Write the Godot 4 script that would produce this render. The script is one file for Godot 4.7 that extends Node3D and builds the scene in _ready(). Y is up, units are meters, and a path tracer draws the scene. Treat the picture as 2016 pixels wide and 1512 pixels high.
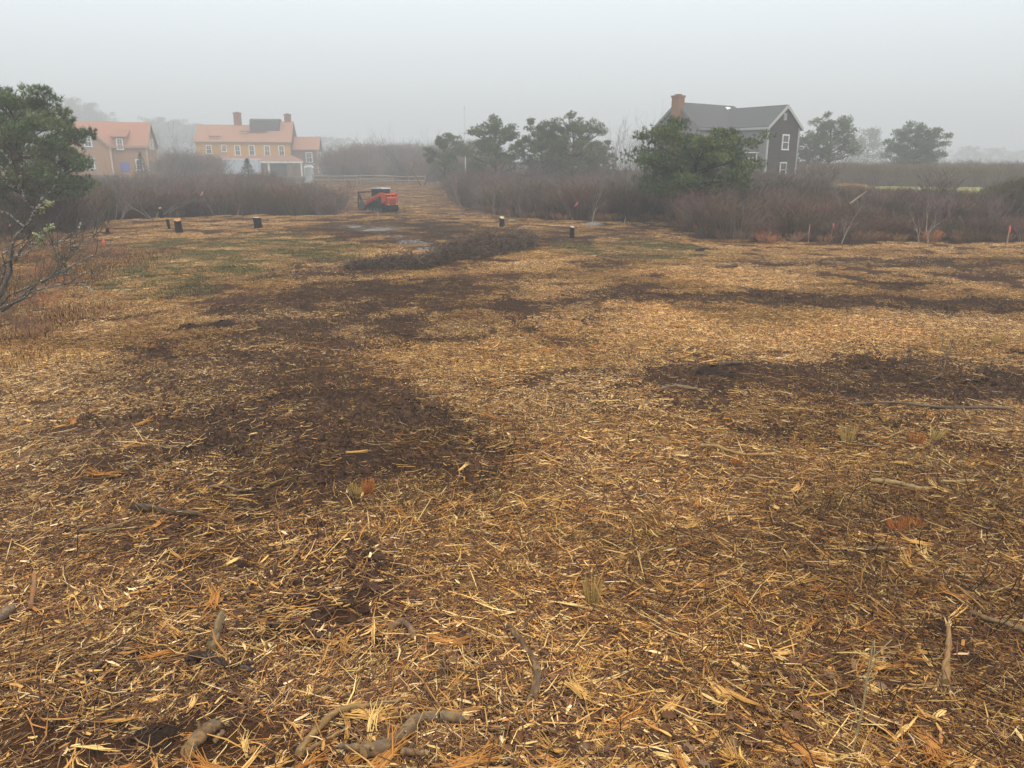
extends Node3D
# A cleared, mulched field on a foggy day; thickets, pines, three houses and a track loader behind it.
# y is up, metres; the camera stands at x = 0, z = 0 and looks towards -z.

const EYE := 3.9
var rng := RandomNumberGenerator.new()
var rough_noise := FastNoiseLite.new()
var patch_noise := FastNoiseLite.new()
var taken := {}
var mats := {}


func _ready() -> void:
	setup_camera_and_light()
	setup_materials()
	build_ground()
	build_houses()
	build_site_things()
	build_pines()
	build_bare_trees()
	build_thickets()
	build_hedges()
	build_loader()
	build_stumps_and_stakes()
	build_brush_pile()
	build_mulch()
	build_grass()
	build_branches()
	build_splinters()
	build_leaves()


func setup_camera_and_light() -> void:
	var cam := Camera3D.new()
	cam.name = "camera"
	cam.position = Vector3(0, EYE, 0)
	cam.rotation.x = -atan(426.0 / 1514.0)
	cam.fov = 53.06
	cam.near = 0.1
	cam.far = 900.0
	add_child(cam)
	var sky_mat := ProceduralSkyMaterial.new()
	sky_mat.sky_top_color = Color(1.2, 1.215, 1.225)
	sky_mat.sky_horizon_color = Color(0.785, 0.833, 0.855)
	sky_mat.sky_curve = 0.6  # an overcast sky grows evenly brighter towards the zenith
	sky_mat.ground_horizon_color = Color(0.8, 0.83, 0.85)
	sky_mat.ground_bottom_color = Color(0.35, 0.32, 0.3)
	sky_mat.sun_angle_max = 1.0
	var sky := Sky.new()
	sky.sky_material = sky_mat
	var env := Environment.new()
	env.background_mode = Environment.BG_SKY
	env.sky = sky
	env.tonemap_mode = Environment.TONE_MAPPER_LINEAR
	env.tonemap_exposure = 1.36
	env.sdfgi_enabled = true
	env.ssao_enabled = true
	env.ssil_enabled = true
	env.fog_enabled = true
	env.fog_density = 0.0022
	env.volumetric_fog_enabled = true
	env.volumetric_fog_density = 0.0
	env.fog_light_color = Color(0.985, 0.99, 1.0)
	var we := WorldEnvironment.new()
	we.name = "world_environment"
	we.environment = env
	add_child(we)
	var sun := DirectionalLight3D.new()
	sun.name = "overcast_sun"
	sun.light_energy = 0.5
	sun.light_color = Color(1.0, 0.95, 0.87)
	sun.light_angular_distance = 25.0
	sun.shadow_enabled = true
	sun.rotation_degrees = Vector3(-58, 32, 0)
	add_child(sun)
	# the fog lies thicker beyond the field, round the houses and the hill
	var bank := FogVolume.new()
	bank.name = "fog_bank"
	bank.shape = RenderingServer.FOG_VOLUME_SHAPE_BOX
	bank.size = Vector3(900, 40, 420)
	bank.position = Vector3(0, 15, -272)
	var fm := FogMaterial.new()
	fm.density = 0.0034
	fm.albedo = Color(0.985, 0.99, 0.995)
	bank.material = fm
	bank.set_meta("kind", "stuff")
	bank.set_meta("label", "pale fog lying thick beyond the field round the houses")
	add_child(bank)
	rng.seed = 7
	rough_noise.seed = 3
	rough_noise.frequency = 0.22
	rough_noise.fractal_octaves = 4
	patch_noise.seed = 11
	patch_noise.frequency = 0.16
	patch_noise.fractal_octaves = 4


# ---------------------------------------------------------------- helpers

class Shape:
	var v := PackedVector3Array()
	var n := PackedVector3Array()
	var c := PackedColorArray()
	var ix := PackedInt32Array()

	func tri(a: Vector3, b: Vector3, d: Vector3, nrm: Vector3, col: Color) -> void:
		var k := v.size()
		v.push_back(a); v.push_back(b); v.push_back(d)
		for i in 3:
			n.push_back(nrm); c.push_back(col)
		if (b - a).cross(d - a).dot(nrm) > 0.0:
			ix.push_back(k); ix.push_back(k + 2); ix.push_back(k + 1)
		else:
			ix.push_back(k); ix.push_back(k + 1); ix.push_back(k + 2)

	func quad(a: Vector3, b: Vector3, d: Vector3, e: Vector3, nrm: Vector3, col: Color) -> void:
		var k := v.size()
		v.push_back(a); v.push_back(b); v.push_back(d); v.push_back(e)
		for i in 4:
			n.push_back(nrm); c.push_back(col)
		if (b - a).cross(d - a).dot(nrm) > 0.0:
			ix.append_array(PackedInt32Array([k, k + 2, k + 1, k, k + 3, k + 2]))
		else:
			ix.append_array(PackedInt32Array([k, k + 1, k + 2, k, k + 2, k + 3]))

	func box(at: Vector3, size: Vector3, col: Color, b := Basis()) -> void:
		var s := size * 0.5
		for axis in 3:
			for sg in [-1.0, 1.0]:
				var nn := Vector3.ZERO
				nn[axis] = sg
				var u := Vector3.ZERO
				var w := Vector3.ZERO
				u[(axis + 1) % 3] = s[(axis + 1) % 3]
				w[(axis + 2) % 3] = s[(axis + 2) % 3]
				var o: Vector3 = nn * s
				quad(at + b * (o - u - w), at + b * (o + u - w), at + b * (o + u + w), at + b * (o - u + w), b * nn, col)

	func bar(p: Vector3, q: Vector3, width: float, depth: float, col: Color) -> void:
		var d := q - p
		var y := d.normalized()
		var x := y.cross(Vector3.UP if absf(y.y) < 0.9 else Vector3.RIGHT).normalized()
		box((p + q) * 0.5, Vector3(width, d.length(), depth), col, Basis(x, y, x.cross(y)))

	func prism(poly: Array, along: Vector3, col: Color) -> void:
		# a convex flat outline pushed along a vector
		var nrm: Vector3 = (poly[1] - poly[0]).cross(poly[2] - poly[0]).normalized()
		if nrm.dot(along) > 0.0:
			nrm = -nrm
		var mid := Vector3.ZERO
		for q in poly:
			mid += q
		mid /= poly.size()
		for i in range(1, poly.size() - 1):
			tri(poly[0], poly[i], poly[i + 1], nrm, col)
			tri(poly[0] + along, poly[i] + along, poly[i + 1] + along, -nrm, col)
		for i in poly.size():
			var a: Vector3 = poly[i]
			var b: Vector3 = poly[(i + 1) % poly.size()]
			var side := (b - a).cross(along).normalized()
			if side.dot((a + b) * 0.5 - mid) < 0.0:
				side = -side
			quad(a, b, b + along, a + along, side, col)

	func tube(pts: Array, radii: Array, sides: int, col: Color, tip_col := Color(-1, 0, 0), cap := false, cap_col := Color(-1, 0, 0), lump := 0.0) -> void:
		var start := v.size()
		var m := pts.size()
		var x := Vector3.ZERO
		var last := (tip_col if tip_col.r >= 0.0 else col)
		for i in m:
			var d: Vector3 = (pts[mini(i + 1, m - 1)] - pts[maxi(i - 1, 0)]).normalized()
			if i == 0:
				x = d.cross(Vector3.UP if absf(d.y) < 0.9 else Vector3.RIGHT).normalized()
			else:
				x = (x - d * x.dot(d)).normalized()
			var y := d.cross(x)
			var cc := col.lerp(last, float(i) / maxi(m - 1, 1))
			for k in sides:
				var a := TAU * k / sides
				var o := x * cos(a) + y * sin(a)
				var rr: float = radii[i]
				if lump > 0.0:
					rr *= 1.0 + lump * sin(i * 2.3 + k * 1.9 + rr * 300.0) * cos(k * 3.7 + i * 1.1)
				v.push_back(pts[i] + o * rr)
				n.push_back(o)
				c.push_back(cc)
		for i in m - 1:
			for k in sides:
				var k2 := (k + 1) % sides
				var a := start + i * sides + k
				var b := start + i * sides + k2
				ix.push_back(a); ix.push_back(b + sides); ix.push_back(b)
				ix.push_back(a); ix.push_back(a + sides); ix.push_back(b + sides)
		if cap:
			for e in 2:
				var at: int = 0 if e == 0 else m - 1
				var dn: Vector3 = (pts[0] - pts[1]).normalized() if e == 0 else (pts[m - 1] - pts[m - 2]).normalized()
				var ring := start + at * sides
				for k in sides:
					tri(pts[at], v[ring + k], v[ring + (k + 1) % sides], dn, cap_col if cap_col.r >= 0.0 else col)

	func mesh(mat: Material) -> ArrayMesh:
		var arr := []
		arr.resize(Mesh.ARRAY_MAX)
		arr[Mesh.ARRAY_VERTEX] = v
		arr[Mesh.ARRAY_NORMAL] = n
		arr[Mesh.ARRAY_COLOR] = c
		arr[Mesh.ARRAY_INDEX] = ix
		var am := ArrayMesh.new()
		am.add_surface_from_arrays(Mesh.PRIMITIVE_TRIANGLES, arr)
		am.surface_set_material(0, mat)
		return am


func numbered(called: String) -> String:
	if not taken.has(called):
		taken[called] = 0
		return called
	taken[called] += 1
	return "%s_%03d" % [called, taken[called]]


func tag(o: Node, label: String, category: String, group := "") -> Node:
	o.set_meta("label", label)
	o.set_meta("category", category)
	if group != "":
		o.set_meta("group", group)
	return o


func thing(called: String, label: String, category: String, at := Vector3.ZERO, turn := 0.0, group := "") -> Node3D:
	var o := Node3D.new()
	o.name = numbered(called)
	add_child(o)
	o.position = at
	o.rotation.y = turn
	tag(o, label, category, group)
	return o


func part(called: String, s: Shape, mat: Material, parent: Node) -> MeshInstance3D:
	var o := MeshInstance3D.new()
	o.name = called
	o.mesh = s.mesh(mat)
	parent.add_child(o, true)
	return o


func solo(called: String, s: Shape, mat: Material, label: String, category: String, at := Vector3.ZERO, turn := 0.0, group := "") -> MeshInstance3D:
	var o := MeshInstance3D.new()
	o.name = numbered(called)
	o.mesh = s.mesh(mat)
	add_child(o)
	o.position = at
	o.rotation.y = turn
	tag(o, label, category, group)
	return o


func copy_of(o: Node3D, label: String, at: Vector3, turn: float, size := Vector3.ONE) -> Node3D:
	var r: Node3D = o.duplicate()
	r.name = numbered(String(o.name).rstrip("0123456789").rstrip("_"))
	add_child(r)
	r.position = at
	r.rotation = Vector3(0, turn, 0)
	r.scale = size
	r.set_meta("label", label)
	return r


func stuff(called: String, label: String) -> Node3D:
	var o := Node3D.new()
	o.name = numbered(called)
	add_child(o)
	o.set_meta("kind", "stuff")
	o.set_meta("label", label)
	o.set_meta("category", called.replace("_", " "))
	return o


func scatter(called: String, me: Mesh, places: Array, tints: Array, parent: Node) -> void:
	if places.is_empty():
		return
	var mm := MultiMesh.new()
	mm.transform_format = MultiMesh.TRANSFORM_3D
	mm.use_colors = true
	mm.mesh = me
	mm.instance_count = places.size()
	for i in places.size():
		mm.set_instance_transform(i, places[i])
		mm.set_instance_color(i, tints[i])
	var o := MultiMeshInstance3D.new()
	o.name = called
	o.multimesh = mm
	o.set_meta("kind", "stuff")
	parent.add_child(o, true)


func rr(a: float, b: float) -> float:
	return rng.randf_range(a, b)


func hue(c: Color, amount: float) -> Color:
	var k := rr(1.0 - amount, 1.0 + amount)
	return Color(c.r * k * rr(0.94, 1.06), c.g * k, c.b * k * rr(0.92, 1.08))


func jitter(a: float) -> Vector3:
	return Vector3(rr(-a, a), rr(-a, a), rr(-a, a))


func ramp(a: float, b: float, x: float) -> float:
	var t := clampf((x - a) / (b - a), 0.0, 1.0)
	return t * t * (3.0 - 2.0 * t)


func inside(p: Vector2, poly: Array) -> bool:
	return Geometry2D.is_point_in_polygon(p, PackedVector2Array(poly))


# ---------------------------------------------------------------- materials

func material(called: String, rough: float, tex: Texture2D = null, scale := 1.0, normal: Texture2D = null, depth := 1.0) -> StandardMaterial3D:
	var m := StandardMaterial3D.new()
	m.resource_name = called
	m.vertex_color_use_as_albedo = true
	m.roughness = rough
	m.metallic_specular = 0.22
	if tex or normal:
		m.uv1_triplanar = true
		m.uv1_world_triplanar = called == "soil"
		m.uv1_scale = Vector3.ONE * scale
	if tex:
		m.albedo_texture = tex
	if normal:
		m.normal_enabled = true
		m.normal_texture = normal
		m.normal_scale = depth
	mats[called] = m
	return m


func noise_texture(seed_value: int, freq: float, lo: Color, hi: Color, octaves := 5, as_normal := false, bump := 6.0) -> NoiseTexture2D:
	var fn := FastNoiseLite.new()
	fn.seed = seed_value
	fn.frequency = freq
	fn.fractal_octaves = octaves
	var t := NoiseTexture2D.new()
	t.width = 512
	t.height = 512
	t.seamless = true
	t.noise = fn
	if as_normal:
		t.as_normal_map = true
		t.bump_strength = bump
	else:
		var g := Gradient.new()
		g.set_color(0, lo)
		g.set_color(1, hi)
		t.color_ramp = g
	return t


func strewn_texture() -> Array:
	# crushed wood fibres and crumbs of soil as a tileable picture, and its relief
	var size := 1024
	var im := Image.create(size, size, false, Image.FORMAT_RGB8)
	var hm := Image.create(size, size, false, Image.FORMAT_RGB8)
	var fn := FastNoiseLite.new()
	fn.frequency = 0.035
	fn.fractal_octaves = 4
	var r := RandomNumberGenerator.new()
	r.seed = 5
	for y in size:
		for x in size:
			var k := 0.62 + 0.16 * fn.get_noise_2d(x, y) + r.randf_range(-0.07, 0.07)
			im.set_pixel(x, y, Color(k, k * 0.97, k * 0.95))
			hm.set_pixel(x, y, Color(k * 0.5, k * 0.5, k * 0.5))
	for i in 9000:
		var p := Vector2(r.randf() * size, r.randf() * size)
		var a := r.randf() * TAU
		var bend := r.randf_range(-0.03, 0.03)
		var length := int(r.randf_range(10, 46))
		var light := r.randf()
		var col := Color(0.99, 0.92, 0.8) if light > 0.62 else (Color(0.82, 0.72, 0.6) if light > 0.3 else Color(0.34, 0.3, 0.28))
		var up := 0.5 + 0.5 * r.randf()
		for k in length:
			a += bend
			p += Vector2(cos(a), sin(a))
			var xi := posmod(int(p.x), size)
			var yi := posmod(int(p.y), size)
			im.set_pixel(xi, yi, col)
			hm.set_pixel(xi, yi, Color(up, up, up))
			if light > 0.8:
				im.set_pixel(xi, posmod(yi + 1, size), col)
	hm.bump_map_to_normal_map(6.0)
	return [ImageTexture.create_from_image(im), ImageTexture.create_from_image(hm)]


func setup_materials() -> void:
	var strewn := strewn_texture()
	material("soil", 0.85, strewn[0], 0.5, strewn[1], 1.6)
	var grain := noise_texture(2, 0.03, Color(0.62, 0.6, 0.58), Color(1, 1, 1))
	var grain_bump := noise_texture(2, 0.03, Color.BLACK, Color.WHITE, 5, true, 8.0)
	material("fibre", 0.72)
	material("soil_crumb", 0.8)
	material("bark", 0.9, noise_texture(8, 0.05, Color(0.4, 0.38, 0.36), Color(1, 1, 1)), 6.0, noise_texture(8, 0.05, Color.BLACK, Color.WHITE, 4, true, 14.0), 0.55)
	material("twig", 0.85)
	material("needles", 0.6)
	mats.needles.backlight = Color(0.12, 0.16, 0.06)
	material("leaf", 0.8)
	material("shingle", 0.9, grain, 0.9, grain_bump, 0.6)
	material("paint", 0.45)
	material("steel", 0.5, grain, 2.0)
	material("stone", 0.85, grain, 3.0, grain_bump, 1.0)
	material("board", 0.8, grain, 2.5)
	material("water", 0.22)
	var g := StandardMaterial3D.new()
	g.resource_name = "window_glass"
	g.albedo_color = Color(0.16, 0.18, 0.2)
	g.roughness = 0.06
	g.metallic_specular = 0.7
	mats.glass = g


# ---------------------------------------------------------------- ground

func ground(x: float, z: float) -> float:
	var d := -z
	var y := 1.9 * ramp(68, 104, d) + lerpf(3.2, 1.7, ramp(29, 35, x)) * ramp(41, 80, d) * ramp(8, 20, x) * (1.0 - 0.6 * ramp(68, 104, d))
	y += 3.0 * ramp(104, 150, d) * ramp(-38, -26, x) * (1.0 - ramp(6, 22, x))
	y += 1.0 * ramp(80, 110, d) * (1.0 - ramp(-50, -38, x)) + 7.0 * ramp(165, 240, d) * (1.0 - ramp(-105, -60, x))
	var lumps := rough_noise.get_noise_2d(x, z) * 0.16 + rough_noise.get_noise_2d(x * 7.0, z * 7.0) * 0.022
	for pd in puddles:
		var q := Vector2((x - pd[0]) / (pd[2] + 0.6), (z - pd[1]) / (pd[3] + 0.6)).length()
		lumps *= ramp(0.75, 1.2, q)
	return y + lumps


func on_ground(p: Vector3, up := 0.0) -> Vector3:
	return Vector3(p.x, ground(p.x, p.z) + up, p.z)


var puddles := [[-8.66, -50.79, 1.12, 2.11, 1.00], [-5.51, -42.31, 0.99, 1.62, 1.00], [-4.00, -38.77, 1.06, 1.25, 1.00], [-10.67, -53.40, 0.55, 1.40, 1.00], [-6.79, -45.79, 0.71, 1.21, 1.00], [-4.59, -41.40, 0.54, 0.85, 1.00]]
# bare dark soil: x, z, half width, half depth, strength
var dark_spots := [[-4.97, -16.85, 2.33, 2.95, 0.75], [-5.64, -14.71, 2.05, 2.67, 0.75], [-4.34, -18.81, 2.49, 2.45, 0.65], [10.48, -13.91, 2.45, 1.68, 1.00], [-5.83, -31.15, 4.05, 3.55, 0.50], [-4.32, -13.02, 3.06, 6.44, 0.50], [-2.97, -5.04, 1.26, 0.87, 0.50], [-1.79, -21.86, 4.61, 4.75, 0.45], [5.20, -11.69, 2.92, 0.77, 0.45], [2.65, -45.37, 7.52, 6.64, 0.45], [-1.92, -6.73, 1.48, 0.67, 0.40], [5.02, -7.84, 1.13, 0.87, 0.25], [-2.76, -11.17, 2.48, 2.38, 1.00], [-1.36, -10.18, 1.20, 1.47, 1.00], [-4.64, -13.41, 2.07, 3.70, 0.75], [-2.77, -8.71, 1.18, 0.90, 0.90], [-6.84, -15.64, 1.97, 2.57, 0.55], [-5.69, -11.04, 0.90, 2.02, 0.35],
	[6.13, -14.30, 4.07, 1.55, 1.00], [8.39, -13.35, 2.00, 1.36, 1.00], [3.22, -14.70, 1.10, 0.97, 0.90], [-4.96, -23.95, 4.05, 3.66, 0.90], [-5.82, -19.38, 1.82, 1.05, 1.00], [-4.13, -20.06, 2.01, 1.12, 0.90], [-3.48, -25.54, 2.85, 2.86, 0.70], [-7.95, -18.83, 0.32, 0.50, 1.00], [-0.10, -18.58, 3.12, 1.21, 0.45], [-1.62, -12.48, 0.78, 0.58, 0.30],
	[7.73, -23.67, 5.34, 1.34, 0.85], [12.50, -22.35, 3.86, 1.55, 0.90], [15.99, -32.89, 6.90, 1.81, 0.80], [18.17, -29.38, 3.09, 2.03, 0.60], [2.79, -24.42, 0.97, 0.92, 0.90], [1.54, -22.71, 1.36, 0.80, 0.70], [4.09, -26.66, 1.06, 1.21, 0.50], [4.09, -32.57, 1.49, 2.13, 0.50],
	[-7.90, -52.58, 6.31, 8.80, 0.95], [-4.57, -45.57, 3.76, 7.33, 0.85], [-10.57, -53.67, 4.46, 6.50, 0.90], [-7.88, -58.71, 2.65, 3.91, 0.70], [-1.88, -50.35, 3.57, 4.94, 0.50], [-4.61, -66.02, 2.56, 5.84, 0.40], [7.48, -48.21, 3.68, 3.79, 0.50], [0.21, -26.78, 2.82, 2.18, 0.35],
	[-2.58, -4.65, 0.27, 0.23, 0.80], [-3.31, -5.37, 0.86, 0.46, 0.45], [-4.04, -5.64, 0.47, 0.43, 0.35], [-2.46, -5.49, 0.50, 0.31, 0.50], [2.05, -4.77, 0.63, 0.32, 0.40], [-5.72, -16.69, 1.46, 1.24, 0.40], [7.79, -16.62, 2.25, 0.59, 0.35], [-7.69, -28.60, 2.26, 1.38, 0.50]]
var silt_spots := [[-8.73, -51.42, 1.99, 3.87, 0.90], [-5.01, -41.18, 2.40, 3.89, 0.90], [-6.79, -45.92, 1.49, 2.77, 0.80], [-11.11, -53.94, 1.40, 2.37, 0.70]]
var green_spots := [[-12.58, -37.95, 4.53, 7.81, 0.90], [-12.31, -30.51, 3.67, 6.32, 0.85], [-9.72, -37.02, 3.10, 4.93, 0.90], [-18.69, -39.64, 1.52, 6.11, 0.70], [7.05, -38.98, 3.25, 5.44, 1.00], [3.64, -39.55, 1.79, 3.60, 0.90], [-11.71, -25.09, 2.15, 2.14, 0.60], [-3.19, -35.43, 1.39, 2.09, 0.50], [-15.28, -45.02, 4.34, 5.27, 0.60]]
var straw_spots := [[-18.95, -45.82, 1.34, 1.72, 0.90], [-16.37, -51.19, 1.33, 1.71, 0.70], [2.01, -5.53, 1.96, 1.14, 0.60], [2.65, -9.77, 2.90, 1.63, 0.40], [4.16, -6.77, 1.28, 0.86, 0.40], [-4.63, -7.45, 1.08, 0.68, 0.40], [-6.10, -9.11, 0.77, 0.97, 0.45], [6.23, -19.22, 5.44, 2.86, 1.00], [-1.20, -16.51, 2.89, 1.64, 0.90], [3.38, -21.04, 3.35, 1.91, 0.80], [-3.61, -40.30, 3.40, 3.47, 0.70], [6.44, -28.71, 3.58, 2.22, 0.80], [8.31, -26.70, 2.29, 1.57, 0.80], [-8.08, -79.22, 4.60, 8.48, 0.70], [-11.97, -90.72, 6.33, 6.80, 0.60], [-10.44, -16.82, 1.46, 1.99, 0.50], [8.74, -46.23, 2.07, 3.08, 0.70], [-6.09, -21.85, 0.87, 0.83, 0.70], [1.67, -35.49, 1.85, 2.51, 0.60]]
var russet_spots := [[-16.17, -29.44, 2.29, 9.29, 1.00], [-19.09, -34.84, 2.03, 4.39, 1.00], [-12.01, -18.87, 1.10, 3.63, 0.90], [-10.47, -15.34, 0.62, 1.26, 0.70], [-6.74, -65.99, 3.84, 6.40, 0.50], [-2.45, -79.38, 3.07, 5.46, 0.50], [11.83, -56.85, 1.74, 2.45, 0.80]]
# outlines of the thickets, in metres (x, z)
var thicket_left := [Vector2(-29.55, -30.00), Vector2(-30.62, -36.00), Vector2(-27.01, -44.00), Vector2(-27.18, -49.00), Vector2(-30.86, -60.00), Vector2(-24.55, -66.00), Vector2(-14.92, -67.00), Vector2(-16.84, -78.00), Vector2(-21.35, -88.00), Vector2(-38.83, -92.00), Vector2(-70.54, -84.00)]
var thicket_right := [Vector2(-5.40, -80.00), Vector2(-0.33, -64.00), Vector2(3.59, -60.50), Vector2(8.60, -57.50), Vector2(11.20, -57.50), Vector2(11.13, -45.00), Vector2(13.30, -41.70), Vector2(40.33, -41.70), Vector2(53.90, -56.00), Vector2(25.50, -58.00), Vector2(25.90, -68.00), Vector2(24.25, -80.00), Vector2(14.28, -92.00), Vector2(-0.49, -96.00), Vector2(-8.12, -99.00)]
var thicket_hill := [Vector2(-26.44, -116.00), Vector2(-19.39, -113.00), Vector2(-10.24, -108.00), Vector2(-3.32, -108.00), Vector2(-2.94, -200.00), Vector2(-46.99, -200.00)]


func spots(list: Array, x: float, z: float, wob: float) -> float:
	var w := 0.0
	for e in list:
		var dx: float = (x - e[0]) / e[2]
		var dz: float = (z - e[1]) / e[3]
		var q := dx * dx + dz * dz
		if q > 3.2:
			continue
		w = maxf(w, e[4] * (1.0 - ramp(0.72, 1.14, sqrt(q) + wob)))
	return w


# worn lines left by the loader's tracks: points, half width in metres, strength
var ruts := [[[Vector3(15.26, -0.00, -22.16), Vector3(11.93, -0.00, -22.59), Vector3(9.22, -0.00, -23.41), Vector3(6.33, -0.00, -24.29), Vector3(3.70, -0.00, -25.13), Vector3(1.90, -0.00, -23.41), Vector3(0.47, -0.00, -21.99), Vector3(-0.99, -0.00, -21.74), Vector3(-2.63, -0.00, -22.16)], 0.55, 0.9], [[Vector3(5.44, -0.00, -29.25), Vector3(3.98, -0.00, -27.10), Vector3(2.97, -0.00, -24.60), Vector3(2.00, -0.00, -22.77)], 0.5, 0.8], [[Vector3(21.62, -0.00, -33.53), Vector3(16.52, -0.00, -33.91), Vector3(12.89, -0.00, -33.16), Vector3(10.33, -0.00, -31.92)], 0.6, 0.75],
	[[Vector3(18.02, -0.00, -26.37), Vector3(15.03, -0.00, -26.97), Vector3(12.14, -0.00, -26.49)], 0.6, 0.6], [[Vector3(-7.77, -0.00, -19.33), Vector3(-6.55, -0.00, -20.00), Vector3(-5.04, -0.00, -20.43), Vector3(-3.58, -0.00, -19.93), Vector3(-1.93, -0.00, -19.46)], 0.4, 0.9], [[Vector3(-4.75, -0.00, -15.58), Vector3(-2.36, -0.00, -15.16), Vector3(-0.09, -0.00, -16.41), Vector3(2.33, -0.00, -17.98)], 0.3, 0.5], [[Vector3(-11.33, 0.03, -70.74), Vector3(-8.26, -0.00, -61.37), Vector3(-5.77, -0.00, -52.90), Vector3(-2.39, -0.00, -47.18), Vector3(2.37, -0.00, -44.42)], 0.9, 0.6], [[Vector3(0.91, -0.00, -14.44), Vector3(2.47, -0.00, -14.95), Vector3(4.64, -0.00, -15.41), Vector3(7.28, -0.00, -15.45), Vector3(10.67, -0.00, -15.16)], 0.25, 0.7]]


func rut(x: float, z: float, wob: float) -> float:
	var w := 0.0
	var p := Vector2(x, z)
	for r in ruts:
		var line: Array = r[0]
		for i in line.size() - 1:
			var a := Vector2(line[i].x, line[i].z)
			var b := Vector2(line[i + 1].x, line[i + 1].z)
			if minf(a.y, b.y) - 2.0 > z or maxf(a.y, b.y) + 2.0 < z:
				continue
			var q: float = Geometry2D.get_closest_point_to_segment(p, a, b).distance_to(p) / r[1]
			if q < 2.0:
				w = maxf(w, r[2] * (1.0 - ramp(0.6, 1.3, q + wob)))
	return w


func cover(x: float, z: float) -> Dictionary:
	var wob := patch_noise.get_noise_2d(x * 2.2, z * 2.2) * 0.5
	return {"dark": maxf(spots(dark_spots, x, z, wob), rut(x, z, wob)), "green": spots(green_spots, x, z, wob), "straw": spots(straw_spots, x, z, wob), "russet": spots(russet_spots, x, z, wob)}


func in_thicket(x: float, z: float) -> bool:
	var p := Vector2(x, z)
	return inside(p, thicket_left) or inside(p, thicket_right) or inside(p, thicket_hill)


func build_ground() -> void:
	var rows := PackedFloat32Array()
	var d := -16.0
	while d < 2.0:
		rows.push_back(d); d += 1.2
	d = 2.0
	while d < 460.0:
		rows.push_back(d)
		d += clampf(d * 0.0125, 0.07, 6.0)
	var cols := 330
	var s := Shape.new()
	var mulch_floor := Color(0.155, 0.076, 0.032)
	var soil := Color(0.062, 0.035, 0.022)
	var straw := Color(0.34, 0.21, 0.092)
	var green := Color(0.20, 0.165, 0.07)
	var russet := Color(0.26, 0.125, 0.06)
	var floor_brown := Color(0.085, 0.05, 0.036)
	var far_grass := Color(0.15, 0.12, 0.06)
	for i in rows.size():
		var z := -rows[i]
		var half := 16.0 + maxf(rows[i], 0.0) * 1.15
		for j in cols + 1:
			var u := float(j) / cols * 2.0 - 1.0
			var x := half * u
			s.v.push_back(Vector3(x, ground(x, z), z))
			var n1 := patch_noise.get_noise_2d(x, z)
			var n2 := patch_noise.get_noise_2d(x * 5.0 + 40.0, z * 5.0)
			var col := mulch_floor * (1.0 + 0.5 * n1 + 0.45 * n2)
			if rows[i] < 110.0:
				var k := cover(x, z)
				col = col.lerp(straw * (1.0 + 0.4 * n2), k.straw * 0.7)
				col = col.lerp(russet * (1.0 + 0.4 * n2), k.russet * 0.8)
				col = col.lerp(green * (1.0 + 0.4 * n2), k.green * clampf(0.75 + n1, 0.0, 1.0))
				col = col.lerp(soil * (1.0 + 0.35 * n2), k.dark * clampf(0.93 + n2 * 0.6, 0.0, 1.0))
				var silt := spots(silt_spots, x, z, n2 * 0.5)
				col = col.lerp(Color(0.36, 0.30, 0.24) * (1.0 + 0.4 * n2), silt * clampf(0.6 + n2 * 1.4, 0.0, 1.0))
				if x > 13.0 and rows[i] > 50.0:
					col = Color(0.15, 0.125, 0.06) * (1.0 + 0.4 * n2 + 0.3 * n1)
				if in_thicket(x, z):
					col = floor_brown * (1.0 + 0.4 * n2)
			else:
				col = far_grass * (1.0 + 0.3 * n1)
			col.a = 1.0
			s.c.push_back(col)
	var w := cols + 1
	for i in rows.size():
		for j in w:
			var a := s.v[i * w + maxi(j - 1, 0)]
			var b := s.v[i * w + mini(j + 1, w - 1)]
			var e := s.v[maxi(i - 1, 0) * w + j]
			var f := s.v[mini(i + 1, rows.size() - 1) * w + j]
			var nn := (b - a).cross(f - e).normalized()
			s.n.push_back(nn if nn.y > 0.0 else -nn)
	for i in rows.size() - 1:
		for j in cols:
			var a := i * w + j
			s.ix.append_array(PackedInt32Array([a, a + w, a + 1, a + 1, a + w, a + w + 1]))
	var o := MeshInstance3D.new()
	o.name = "ground"
	o.mesh = s.mesh(mats.soil)
	o.set_meta("kind", "structure")
	o.set_meta("label", "cleared field of mulch, dark soil and rough grass")
	add_child(o)
	# standing water in the loader's wheel tracks
	for pd in puddles:
		var ps := Shape.new()
		var m := 40
		var rim := []
		for k in m:
			var a := TAU * k / m
			var q := 0.72 + 0.42 * rough_noise.get_noise_2d(cos(a) * 6.0 + pd[0] * 3.0, sin(a) * 6.0 + pd[1])
			rim.push_back(Vector3(cos(a) * pd[2] * q, 0, sin(a) * pd[3] * q))
		for k in m:
			ps.tri(Vector3.ZERO, rim[k], rim[(k + 1) % m], Vector3.UP, Color(0.09, 0.075, 0.06))
		var po := MeshInstance3D.new()
		po.name = numbered("puddle")
		po.mesh = ps.mesh(mats.water)
		po.position = Vector3(pd[0], ground(pd[0], pd[1]) + 0.012, pd[1])
		po.set_meta("kind", "structure")
		po.set_meta("label", "shallow puddle of standing water in the muddy wheel track")
		add_child(po)


# ---------------------------------------------------------------- mulch

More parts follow.
